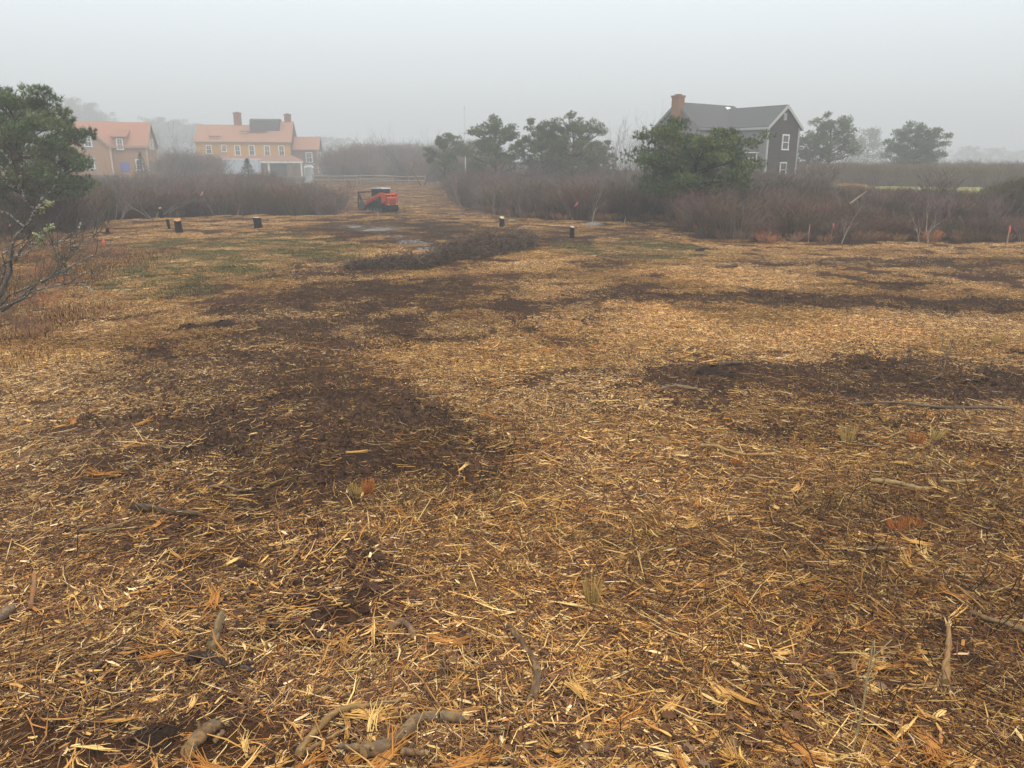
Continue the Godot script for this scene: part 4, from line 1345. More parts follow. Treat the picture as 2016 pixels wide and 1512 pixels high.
	for l in limbs:
		var s := Shape.new()
		var pts := []
		var rads := []
		var n: int = l[0].size()
		for i in n:
			pts.push_back(l[0][i] - base + Vector3(0, 0, rr(-0.25, 0.25)))
			rads.push_back(lerpf(l[1], l[2], pow(float(i) / (n - 1), 0.7)) * 0.66)
		s.tube(pts, rads, 7, bark, pale.lerp(bark, 0.6))
		# twigs off the limb
		for k in n * 3:
			var i0 := rng.randi() % (n - 1)
			var o: Vector3 = pts[i0].lerp(pts[i0 + 1], rng.randf())
			var along: Vector3 = (pts[i0 + 1] - pts[i0]).normalized()
			var d := (along * 0.7 + jitter(0.8) + Vector3(0, 0.25, 0)).normalized()
			grow(s, o, d, rr(0.2, 0.55), rr(0.005, 0.009), 1, 0.25, 0.05, bark, bark * 1.3, tips)
		# pale lichen crusts along the bark
		for k in n * 7:
			var i0 := rng.randi() % (n - 1)
			var o: Vector3 = pts[i0].lerp(pts[i0 + 1], rng.randf())
			var r: float = rads[i0]
			lichen(s, o + jitter(r * 0.8), rr(0.012, 0.03), Color(0.42, 0.43, 0.37))
		part("limb", s, mats.twig, t)
	for q in [Vector3(-9.67, 3.19, -16.40), Vector3(-9.54, 3.17, -16.30), Vector3(-9.78, 3.04, -16.40), Vector3(-9.54, 2.72, -16.20), Vector3(-9.64, 2.62, -16.20), Vector3(-9.77, 2.50, -16.20), Vector3(-9.87, 2.54, -16.20), Vector3(-9.81, 2.39, -16.20)]:
		var s := Shape.new()
		for k in 26:
			lichen(s, q - base + jitter(0.055), rr(0.015, 0.035), Color(0.38, 0.39, 0.24))
		part("lichen_tuft", s, mats.leaf, t)


func lichen(s: Shape, p: Vector3, r: float, col: Color) -> void:
	for k in 5:
		var d := jitter(1.0).normalized()
		var e := d.cross(jitter(1.0)).normalized() * r * 0.7
		s.tri(p - e, p + e, p + d * r * 1.6, (d + Vector3(0, 0, 0.6)).normalized(), hue(col, 0.2))


# ---------------------------------------------------------------- thickets and hedges

func twig_shrub(seed_value: int, stems: int, spread: float, col: Color, tip: Color, thick := 1.0) -> Shape:
	# one metre tall; scaled where it stands
	rng.seed = seed_value
	var s := Shape.new()
	for k in stems:
		var a := rr(0, TAU)
		var out := sqrt(rng.randf()) * spread
		var h := rr(0.62, 1.0) * (1.0 - 0.25 * out / spread)
		var base := Vector3(cos(a), 0, sin(a)) * out * 0.35
		var top := Vector3(cos(a) * out, h, sin(a) * out) + jitter(0.05)
		var pts := []
		for i in 4:
			var f := i / 3.0
			pts.push_back(base.lerp(top, f) + Vector3(0, 0.06 * sin(f * PI), 0) + (jitter(0.03) if i > 0 else Vector3(0, -0.08, 0)))
		var c := hue(col, 0.25)
		s.tube(pts, [0.0068 * thick, 0.0055 * thick, 0.0042 * thick, 0.002 * thick], 3, c, hue(tip, 0.2))
		for m in 8:
			var f := rr(0.3, 0.97)
			var i0 := mini(int(f * 3), 2)
			var o: Vector3 = pts[i0].lerp(pts[i0 + 1], f * 3 - i0)
			var d := (Vector3(cos(a + rr(-1.8, 1.8)), rr(0.5, 1.5), sin(a + rr(-1.8, 1.8)))).normalized()
			var l := rr(0.12, 0.3)
			var e := o + d * l
			var c2 := hue(tip, 0.25)
			s.tube([o, o + d * l * 0.5 + jitter(0.02), e], [0.0034 * thick, 0.0027 * thick, 0.0014 * thick], 3, c2)
			for q in 3:
				var o2 := o.lerp(e, rr(0.3, 1.0))
				var d2 := (d + jitter(0.6)).normalized()
				var sd := d2.cross(jitter(1.0)).normalized() * 0.0022 * thick
				s.tri(o2 - sd, o2 + sd, o2 + d2 * rr(0.06, 0.15), d2.cross(sd).normalized(), c2)
	return s


func thicket(called: String, label: String, outline: Array, meshes: Array, gap: float, low: float, high: float, tone: Callable, top: Callable, seed_value: int) -> void:
	var o := stuff(called, label)
	rng.seed = seed_value
	var places := []
	var tints := []
	for i in meshes.size():
		places.push_back([])
		tints.push_back([])
	var lo := Vector2(INF, INF)
	var hi := -lo
	for p in outline:
		lo = lo.min(p)
		hi = hi.max(p)
	var z := lo.y
	while z < hi.y:
		var x := lo.x
		while x < hi.x:
			var p := Vector2(x + rr(-0.6, 0.6) * gap, z + rr(-0.6, 0.6) * gap)
			x += gap
			if not inside(p, outline) or absf(p.x) > -p.y * 0.8 + 6.0 or patch_noise.get_noise_2d(p.x * 2.3 + 17.0, p.y * 2.3) < -0.32:
				continue
			var gy := ground(p.x, p.y)
			var most: float = top.call(p) - gy
			var size := clampf(rr(low, high), 0.4, maxf(0.5, most * (rr(0.42, 0.88) if rng.randf() > 0.1 else rr(0.95, 1.4))))
			var k := rng.randi() % meshes.size()
			var wide := size * rr(0.85, 1.3)
			places[k].push_back(Transform3D(Basis(Vector3.UP, rr(0, TAU)).scaled(Vector3(wide, size, wide)), Vector3(p.x, gy, p.y)))
			var t: Color = tone.call(p)
			var kind := rng.randf()
			if kind < 0.16:
				t = t.lerp(Color(1.25, 1.3, 1.3), 0.7)
			elif kind < 0.38:
				t = t.lerp(Color(0.55, 0.72, 0.52), 0.75)
			elif kind < 0.46:
				t = t.lerp(Color(1.5, 1.0, 0.75), 0.6)
			tints[k].push_back(hue(t, 0.28))
		z += gap
	for i in meshes.size():
		scatter("twig_clump", meshes[i], places[i], tints[i], o)


func build_thickets() -> void:
	var plum := Color(0.15, 0.106, 0.093)
	var umber := Color(0.125, 0.092, 0.071)
	var ash := Color(0.23, 0.205, 0.185)
	var meshes := []
	meshes.push_back(twig_shrub(401, 34, 0.55, umber, plum).mesh(mats.twig))
	meshes.push_back(twig_shrub(402, 34, 0.65, umber, plum).mesh(mats.twig))
	meshes.push_back(twig_shrub(403, 28, 0.5, plum, plum * 1.15).mesh(mats.twig))
	meshes.push_back(twig_shrub(404, 30, 0.7, umber, umber * 1.2).mesh(mats.twig))
	meshes.push_back(twig_shrub(405, 24, 0.6, ash, umber * 1.3).mesh(mats.twig))
	var mixed := func(p: Vector2) -> Color:
		var n := patch_noise.get_noise_2d(p.x * 0.9, p.y * 0.9)
		var m := patch_noise.get_noise_2d(p.x * 0.5 + 300.0, p.y * 0.5)
		return Color(1.0, 0.94, 0.92).lerp(Color(0.72, 0.82, 0.72), clampf(n * 2.2 + 0.35, 0.0, 1.0)).lerp(Color(1.25, 0.86, 0.78), clampf(m * 2.6, 0.0, 0.8))
	thicket("left_thicket", "grey-purple leafless thicket behind the stumps on the left", thicket_left, meshes, 0.85, 1.9, 3.2, mixed,
		func(p: Vector2) -> float: return 3.1 - 1.0 * ramp(-0.3, -0.265, p.x / -p.y) + (2.2 - 1.7 * ramp(-0.3, -0.265, p.x / -p.y)) * patch_noise.get_noise_2d(p.x * 1.4, p.y * 1.4), 501)
	var right_top := func(p: Vector2) -> float:
		var x := p.x
		var d := -p.y
		var near_edge := 1.5 + lerpf(0.077, 0.035, ramp(19.0, 24.0, x)) * (d - 41.0)
		var mid := 4.5
		var w := ramp(9.0, 15.0, x)
		var back := lerpf(near_edge, 3.2, ramp(50.0, 66.0, d))
		return lerpf(mid - 0.9 * (1.0 - ramp(58.0, 70.0, d)), back, w) + 0.15 + 2.0 * patch_noise.get_noise_2d(x * 1.4, p.y * 1.4)
	var reddish := func(p: Vector2) -> Color:
		var n := patch_noise.get_noise_2d(p.x * 0.9, p.y * 0.9)
		var front := (1.0 - ramp(44.0, 52.0, -p.y)) * ramp(10.0, 16.0, p.x)
		return Color(1.0, 0.93, 0.92).lerp(Color(0.75, 0.82, 0.72), clampf(n * 2.2 + 0.2, 0.0, 1.0)).lerp(Color(1.05, 0.68, 0.6), front * 0.4)
	thicket("right_thicket", "dense red-brown and grey leafless thicket along the right side", thicket_right, meshes, 0.8, 1.6, 3.4, reddish, right_top, 502)
	var hazy := func(p: Vector2) -> Color:
		return Color(1.0, 0.84, 0.82)
	thicket("hill_thicket", "hazy purple thicket covering the hill behind the rail fence", thicket_hill, meshes, 1.5, 3.2, 5.0, hazy,
		func(p: Vector2) -> float: return ground(p.x, p.y) + 3.9 + 3.0 * patch_noise.get_noise_2d(p.x * 0.6, p.y * 0.6), 503)
	# brush between and behind the houses, and beyond the right-hand hedge
	thicket("house_thicket", "grey brush standing between the two new houses", [Vector2(-43.97, -100.00), Vector2(-38.85, -104.00), Vector2(-46.44, -126.00), Vector2(-55.53, -128.00)], meshes, 1.3, 2.6, 4.2, hazy, func(p: Vector2) -> float: return 7.0, 504)
	thicket("porch_thicket", "low brush in front of the long house's porch", [Vector2(-37.06, -92.00), Vector2(-25.26, -92.00), Vector2(-28.03, -101.00), Vector2(-41.19, -104.00)], meshes, 1.0, 1.2, 2.0, mixed, func(p: Vector2) -> float: return 3.5, 505)
	thicket("far_thicket", "reddish brush tops showing over the right-hand hedge", [Vector2(33.98, -96.00), Vector2(71.32, -86.00), Vector2(92.67, -112.00), Vector2(41.70, -118.00)], meshes, 1.3, 1.5, 2.7, hazy, func(p: Vector2) -> float: return 5.6 + patch_noise.get_noise_2d(p.x, p.y), 506)
	# russet low scrub along the field's edge
	var low := []
	low.push_back(twig_shrub(411, 24, 0.9, Color(0.27, 0.155, 0.085), Color(0.36, 0.2, 0.105), 1.5).mesh(mats.twig))
	low.push_back(twig_shrub(412, 24, 0.9, Color(0.19, 0.115, 0.08), Color(0.25, 0.145, 0.095), 1.5).mesh(mats.twig))
	var plain := func(p: Vector2) -> Color: return Color(0.9, 0.9, 0.9)
	thicket("left_scrub", "low russet scrub spreading under the lichen-spotted tree", [Vector2(-12.78, -17.00), Vector2(-10.25, -15.50), Vector2(-11.50, -19.00), Vector2(-15.00, -27.00), Vector2(-17.09, -34.00), Vector2(-18.95, -38.00), Vector2(-21.08, -41.00), Vector2(-25.58, -45.00), Vector2(-32.89, -42.00)], low, 0.95, 0.25, 0.6, plain, func(p: Vector2) -> float: return 0.55 + 0.6 * patch_noise.get_noise_2d(p.x * 3.0, p.y * 3.0), 507)
	thicket("right_scrub", "low russet scrub fringing the right-hand thicket", [Vector2(10.01, -55.00), Vector2(11.07, -43.60), Vector2(13.05, -40.90), Vector2(34.27, -40.90), Vector2(35.50, -42.40), Vector2(13.64, -42.80), Vector2(12.26, -46.00), Vector2(10.92, -58.00)], low, 0.85, 0.35, 0.9, plain, func(p: Vector2) -> float: return 1.2, 508)
	thicket("middle_scrub", "low russet scrub along the foot of the middle thicket", [Vector2(-5.41, -78.00), Vector2(-0.32, -62.80), Vector2(8.45, -56.50), Vector2(10.55, -56.00), Vector2(11.11, -59.00), Vector2(-0.34, -66.00), Vector2(-5.42, -82.00)], low, 0.7, 0.4, 0.9, plain, func(p: Vector2) -> float: return 1.6, 509)


func hedge_clump(seed_value: int, col: Color) -> Shape:
	rng.seed = seed_value
	var s := Shape.new()
	for i in 210:
		var p := Vector3(rr(-0.6, 0.6), 0, rr(-0.45, 0.45))
		var h := rr(0.75, 1.0)
		var q := p + Vector3(rr(-0.14, 0.14), h, rr(-0.14, 0.14))
		s.tube([p, (p + q) * 0.5 + jitter(0.04), q], [0.007, 0.006, 0.003], 3, Color(0.17, 0.13, 0.095))
		for k in 4:
			var o := p.lerp(q, rr(0.35, 1.0))
			var d := (jitter(1.0) + Vector3(0, 0.5, 0)).normalized()
			var e := d.cross(jitter(1.0)).normalized() * rr(0.009, 0.017)
			s.tri(o - e, o + e, o + d * rr(0.05, 0.1), (d + Vector3.UP).normalized(), hue(col, 0.3))
	return s


func hedge(called: String, label: String, line: Array, tall: Array, deep: float, meshes: Array, tint: Color, seed_value: int) -> void:
	rng.seed = seed_value
	var t := thing(called, label, "hedge", Vector3.ZERO, 0.0)
	var places := []
	var tints := []
	for i in meshes.size():
		places.push_back([])
		tints.push_back([])
	for i in line.size() - 1:
		var a: Vector2 = line[i]
		var b: Vector2 = line[i + 1]
		var n := int(a.distance_to(b) / 0.55)
		for k in n:
			var f := float(k) / n
			var rows := int(deep / 0.6)
			for r in rows:
				var side := (b - a).normalized().orthogonal()
				var p := a.lerp(b, f) + side * ((r + 0.5) * 0.6 - deep / 2) + Vector2(rr(-0.1, 0.1), rr(-0.1, 0.1))
				var gy := ground(p.x, p.y)
				var h: float = lerpf(tall[i], tall[i + 1], f) - gy
				var w := rng.randi() % meshes.size()
				places[w].push_back(Transform3D(Basis(Vector3.UP, (b - a).angle() * -1.0 + rr(-0.2, 0.2)).scaled(Vector3(rr(0.9, 1.1), h * rr(0.96, 1.04), rr(0.9, 1.1))), Vector3(p.x, gy - 0.05, p.y)))
				tints[w].push_back(hue(tint, 0.15))
	for i in meshes.size():
		scatter("foliage", meshes[i], places[i], tints[i], t)


func build_hedges() -> void:
	var olive := []
	var bronze := []
	for i in 3:
		olive.push_back(hedge_clump(601 + i, Color(0.17, 0.165, 0.06)).mesh(mats.leaf))
		bronze.push_back(hedge_clump(611 + i, Color(0.25, 0.19, 0.085)).mesh(mats.leaf))
	hedge("front_hedge", "thin clipped olive hedge with the lawn showing through, below the utility box", [Vector2(22.05, -62.00), Vector2(28.36, -58.50), Vector2(35.00, -57.00)], [2.72, 2.5, 2.4], 0.6, olive, Color(0.95, 0.95, 0.9), 621)
	hedge("back_hedge", "long clipped bronze hedge along the back of the lawn", [Vector2(30.85, -84.00), Vector2(41.70, -82.00), Vector2(56.11, -80.00), Vector2(65.57, -79.00)], [4.35, 4.3, 4.2, 4.2], 1.6, bronze, Color(1.25, 1.25, 1.2), 622)
	hedge("side_hedge", "clipped green hedge slanting up to the right edge of the frame", [Vector2(34.51, -56.50), Vector2(32.35, -51.00), Vector2(31.69, -44.00), Vector2(33.53, -40.00)], [2.7, 3.2, 3.95, 4.3], 1.6, olive, Color(0.95, 1.0, 0.9), 623)
	# the lawn between the hedges
	var s := Shape.new()
	var a := [Vector2(36.44, -82.00), Vector2(25.88, -58.00), Vector2(42.30, -55.00), Vector2(61.25, -80.00)]
	var n := 24
	for i in n + 1:
		for j in n + 1:
			var u := float(i) / n
			var w := float(j) / n
			var p: Vector2 = a[0].lerp(a[3], u).lerp(a[1].lerp(a[2], u), w)
			s.v.push_back(Vector3(p.x, ground(p.x, p.y) + 0.05, p.y))
			s.n.push_back(Vector3.UP)
			s.c.push_back(hue(Color(0.22, 0.215, 0.075), 0.12))
	for i in n:
		for j in n:
			var k := i * (n + 1) + j
			s.ix.append_array(PackedInt32Array([k, k + n + 1, k + 1, k + 1, k + n + 1, k + n + 2]))
	# face up whichever way the outline runs
	var t0 := (s.v[s.ix[1]] - s.v[s.ix[0]]).cross(s.v[s.ix[2]] - s.v[s.ix[0]])
	if t0.y > 0.0:
		for i in range(0, s.ix.size(), 3):
			var sw := s.ix[i + 1]
			s.ix[i + 1] = s.ix[i + 2]
			s.ix[i + 2] = sw
	var o := MeshInstance3D.new()
	o.name = "lawn"
	o.mesh = s.mesh(mats.leaf)
	o.set_meta("kind", "structure")
	o.set_meta("label", "bright green mown lawn between the clipped hedges")
	add_child(o)



# ---------------------------------------------------------------- track loader

func build_loader() -> void:
	var orange := Color(0.72, 0.12, 0.045)
	var black := Color(0.018, 0.018, 0.02)
	var grey := Color(0.11, 0.115, 0.12)
	var at := Vector3(-11.78, 0.05, -71.31)
	var t := thing("track_loader", "orange compact track loader with a mulching head parked on the rise", "track loader", on_ground(at, -0.03), deg_to_rad(143.0))
	t.scale = Vector3.ONE * 0.98
	# local +x is forward
	for side in [-1.0, 1.0]:
		var s := Shape.new()
		var prof := [Vector3(-1.25, 0.28, 0), Vector3(-1.05, 0.02, 0), Vector3(0.95, 0.02, 0), Vector3(1.25, 0.3, 0), Vector3(1.1, 0.58, 0), Vector3(-0.55, 0.78, 0), Vector3(-0.95, 0.72, 0)]
		var z0: float = side * 0.58
		var out := []
		for q in prof:
			out.push_back(q + Vector3(0, 0, z0))
		s.prism(out, Vector3(0, 0, side * 0.38), black)
		for k in 22:
			var f := -1.02 + k * 0.093
			s.box(Vector3(f, 0.012, z0 + side * 0.19), Vector3(0.04, 0.03, 0.38), black * 1.4)
		var tr := part("track", s, mats.steel, t)
		for k in 5:
			var r := Shape.new()
			var x := -0.85 + k * 0.42
			r.tube([Vector3(x, 0.2, z0 + side * 0.36), Vector3(x, 0.2, z0 + side * 0.4)], [0.14, 0.13], 12, grey, Color(-1, 0, 0), true)
			part("roller", r, mats.steel, tr)
	var b := Shape.new()
	b.box(Vector3(-0.1, 0.62, 0), Vector3(2.2, 0.7, 1.1), black * 1.3)
	b.prism([Vector3(-1.5, 0.28, -0.62), Vector3(-1.3, 0.28, -0.62), Vector3(-1.3, 0.62, -0.62), Vector3(-1.5, 0.62, -0.62)], Vector3(0, 0, 1.24), black)
	part("chassis", b, mats.steel, t)
	# rear hood with grille openings
	var h := Shape.new()
	h.prism([Vector3(-1.42, 0.62, -0.58), Vector3(-0.55, 0.62, -0.58), Vector3(-0.55, 1.34, -0.58), Vector3(-1.2, 1.34, -0.58), Vector3(-1.42, 1.26, -0.58)], Vector3(0, 0, 1.16), orange)
	var ho := part("engine_hood", h, mats.steel, t)
	for row in 2:
		for col in 3:
			var g := Shape.new()
			var w := 0.2
			g.box(Vector3(-1.425, 1.02 - row * 0.25, -0.27 + col * 0.27), Vector3(0.02, 0.2, w), Color(0.10, 0.03, 0.02))
			for k in 3:
				g.box(Vector3(-1.438, 1.02 - row * 0.25 - 0.06 + k * 0.06, -0.27 + col * 0.27), Vector3(0.012, 0.015, w), orange * 0.8)
			part("grille", g, mats.paint, ho)
	for side in [-1.0, 1.0]:
		var lt := Shape.new()
		lt.box(Vector3(-1.42, 0.66, side * 0.5), Vector3(0.03, 0.08, 0.08), Color(0.7, 0.68, 0.6))
		part("tail_light", lt, mats.paint, t)
	# lift towers, cross tube and arms
	for side in [-1.0, 1.0]:
		var z: float = side * 0.78
		var s := Shape.new()
		s.prism([Vector3(-1.28, 0.95, z - 0.08), Vector3(-0.92, 0.78, z - 0.08), Vector3(-0.8, 1.5, z - 0.08), Vector3(-0.95, 1.72, z - 0.08), Vector3(-1.28, 1.66, z - 0.08)], Vector3(0, 0, 0.16), orange)
		part("lift_tower", s, mats.steel, t)
		s = Shape.new()
		s.prism([Vector3(-0.95, 1.5, z - 0.07), Vector3(-0.72, 1.72, z - 0.07), Vector3(0.95, 1.12, z - 0.07), Vector3(1.42, 0.62, z - 0.07), Vector3(1.2, 0.55, z - 0.07), Vector3(0.85, 0.92, z - 0.07)], Vector3(0, 0, 0.14), orange)
		var arm := part("lift_arm", s, mats.steel, t)
		s = Shape.new()
		s.bar(Vector3(0.0, 1.4, z + side * 0.074), Vector3(0.55, 1.2, z + side * 0.074), 0.1, 0.006, Color(0.75, 0.73, 0.7))
		part("decal", s, mats.paint, arm)
		s = Shape.new()
		s.tube([Vector3(-0.75, 0.85, z), Vector3(-0.35, 1.2, z), Vector3(0.1, 1.42, z)], [0.06, 0.06, 0.04], 8, grey)
		part("hydraulic_ram", s, mats.steel, t)
		s = Shape.new()
		s.prism([Vector3(-0.95, 0.7, side * 0.68), Vector3(-0.5, 0.7, side * 0.68), Vector3(-0.72, 1.62, side * 0.68), Vector3(-0.9, 1.6, side * 0.68)], Vector3(0, 0, side * 0.06), black * 1.5)
		part("side_plate", s, mats.steel, t)
	var ct := Shape.new()
	ct.tube([Vector3(-1.1, 1.55, -0.72), Vector3(-1.1, 1.55, 0.72)], [0.07, 0.07], 10, orange)
	part("cross_tube", ct, mats.paint, t)
	# cab
	var cab := Shape.new()
	for x in [-0.62, 0.72]:
		for z in [-0.5, 0.5]:
			cab.bar(Vector3(x, 0.9, z), Vector3(x * 0.92, 2.05, z * 0.95), 0.08, 0.08, black)
	cab.box(Vector3(0.05, 0.95, 0), Vector3(1.4, 0.14, 1.06), black)
	cab.box(Vector3(0.05, 1.98, 0), Vector3(1.34, 0.1, 1.02), black)
	cab.box(Vector3(-0.1, 1.15, 0), Vector3(0.5, 0.4, 0.6), black)
	cab.box(Vector3(-0.3, 1.5, 0), Vector3(0.14, 0.6, 0.5), black)
	var co := part("cab", cab, mats.steel, t)
	var rf := Shape.new()
	rf.prism([Vector3(-0.7, 2.03, -0.56), Vector3(0.78, 2.03, -0.56), Vector3(0.72, 2.13, -0.56), Vector3(-0.64, 2.13, -0.56)], Vector3(0, 0, 1.12), Color(0.42, 0.45, 0.48))
	part("roof", rf, mats.paint, co)
	for side in [-1.0, 1.0]:
		var gl := Shape.new()
		gl.box(Vector3(0.05, 1.5, side * 0.49), Vector3(1.2, 0.9, 0.015), Color.WHITE)
		part("side_window", gl, mats.glass, co)
	var rw := Shape.new()
	rw.box(Vector3(-0.6, 1.62, 0), Vector3(0.015, 0.6, 0.9), Color.WHITE)
	part("rear_window", rw, mats.glass, co)
	# mulching head
	var m := Shape.new()
	m.prism([Vector3(1.35, 0.2, -0.95), Vector3(1.35, 0.75, -0.95), Vector3(1.6, 0.9, -0.95), Vector3(1.95, 0.78, -0.95), Vector3(2.05, 0.45, -0.95), Vector3(1.9, 0.12, -0.95)], Vector3(0, 0, 1.9), Color(0.13, 0.14, 0.12))
	var mo := part("mulching_head", m, mats.steel, t)
	var dr := Shape.new()
	dr.tube([Vector3(1.92, 0.28, -0.85), Vector3(1.92, 0.28, 0.85)], [0.24, 0.24], 12, Color(0.08, 0.07, 0.065), Color(-1, 0, 0), true)
	for k in 20:
		var a := k * 2.4
		dr.box(Vector3(1.92 + cos(a) * 0.25, 0.28 + sin(a) * 0.25, -0.8 + k * 0.084), Vector3(0.07, 0.07, 0.05), Color(0.2, 0.19, 0.18), Basis(Vector3.BACK, a))
	part("rotor", dr, mats.steel, mo)
	var pb := Shape.new()
	var rust := Color(0.10, 0.055, 0.045)
	for z in [-0.85, 0.85]:
		pb.bar(Vector3(1.75, 0.7, z), Vector3(2.1, 1.72, z), 0.09, 0.09, rust)
		pb.bar(Vector3(1.45, 0.8, z), Vector3(2.02, 1.55, z), 0.07, 0.07, rust)
		pb.bar(Vector3(2.1, 1.7, z), Vector3(2.25, 0.3, z), 0.08, 0.08, rust)
		pb.bar(Vector3(1.85, 1.02, z), Vector3(2.2, 1.0, z), 0.06, 0.06, rust)
	pb.bar(Vector3(2.1, 1.72, -0.95), Vector3(2.1, 1.72, 0.95), 0.11, 0.11, rust)
	pb.bar(Vector3(2.19, 1.02, -0.9), Vector3(2.19, 1.02, 0.9), 0.08, 0.08, rust)
	part("push_bar", pb, mats.steel, mo)
	var cp := Shape.new()
	cp.box(Vector3(1.32, 0.55, 0), Vector3(0.12, 0.5, 1.1), black * 2.0)
	part("coupler", cp, mats.steel, t)


# ---------------------------------------------------------------- stumps and stakes

func stump(called: String, label: String, at: Vector3, h: float, r: float, lean: Vector2, slant: float, bark: Color, cut: Color) -> void:
	var t := thing(called, label, "tree stump", on_ground(at), rr(0, 0.4), "cut stumps left in the field")
	var s := Shape.new()
	var n := 14
	var rings := []
	for i in 6:
		var f := i / 5.0
		var ring := []
		for k in n:
			var a := TAU * k / n
			var q := r * (1.0 + 0.22 * pow(1.0 - f, 3.0) * (1.0 + 0.5 * sin(a * 4.0))) * (1.0 + 0.07 * sin(a * 3.0 + i) + rr(-0.04, 0.04))
			var y := -0.12 + f * (h + 0.12)
			if i == 5:
				y -= sin(a) * slant * r + rr(-0.01, 0.01)
			ring.push_back(Vector3(cos(a) * q + lean.x * f * h, y, sin(a) * q + lean.y * f * h))
		rings.push_back(ring)
	for i in 5:
		for k in n:
			var k2 := (k + 1) % n
			var a: Vector3 = rings[i][k]
			var mid := Vector3(lean.x * h * i / 5.0, a.y, lean.y * h * i / 5.0)
			s.quad(a, rings[i][k2], rings[i + 1][k2], rings[i + 1][k], (a - mid).normalized(), hue(bark, 0.25))
	part("bark", s, mats.bark, t)
	var c := Shape.new()
	var ctr := Vector3(lean.x * h, h + 0.004, lean.y * h)
	for k in n:
		var a: Vector3 = rings[5][k]
		var b: Vector3 = rings[5][(k + 1) % n]
		c.tri(ctr, a + Vector3(0, 0.004, 0), b + Vector3(0, 0.004, 0), Vector3(0, 1, slant).normalized(), hue(cut, 0.1))
	part("cut_face", c, mats.board, t)


func stake(label: String, at: Vector3, h: float, lean: Vector2, flag: Color, group := "survey stakes round the field") -> void:
	var t := thing("survey_stake", label, "stake", on_ground(at), rr(0, 1.0), group)
	var s := Shape.new()
	var top := Vector3(lean.x * h, h, lean.y * h)
	s.bar(Vector3(0, -0.15, 0), top, 0.05, 0.035, hue(Color(0.58, 0.42, 0.30), 0.1))
	part("stick", s, mats.board, t)
	if flag.r >= 0.0:
		var f := Shape.new()
		var p := top * 0.92
		for k in 3:
			var q := p + Vector3(rr(-0.05, 0.05), -0.14 - 0.06 * k, rr(0.02, 0.07))
			f.prism([p + Vector3(-0.035, 0.02, 0.03), p + Vector3(0.04, 0.0, 0.03), q + Vector3(0.03, 0, 0), q + Vector3(-0.03, -0.03, 0)], Vector3(0, 0, 0.003), flag)
		f.box(p, Vector3(0.07, 0.06, 0.06), flag)
		part("flagging", f, mats.leaf, t)


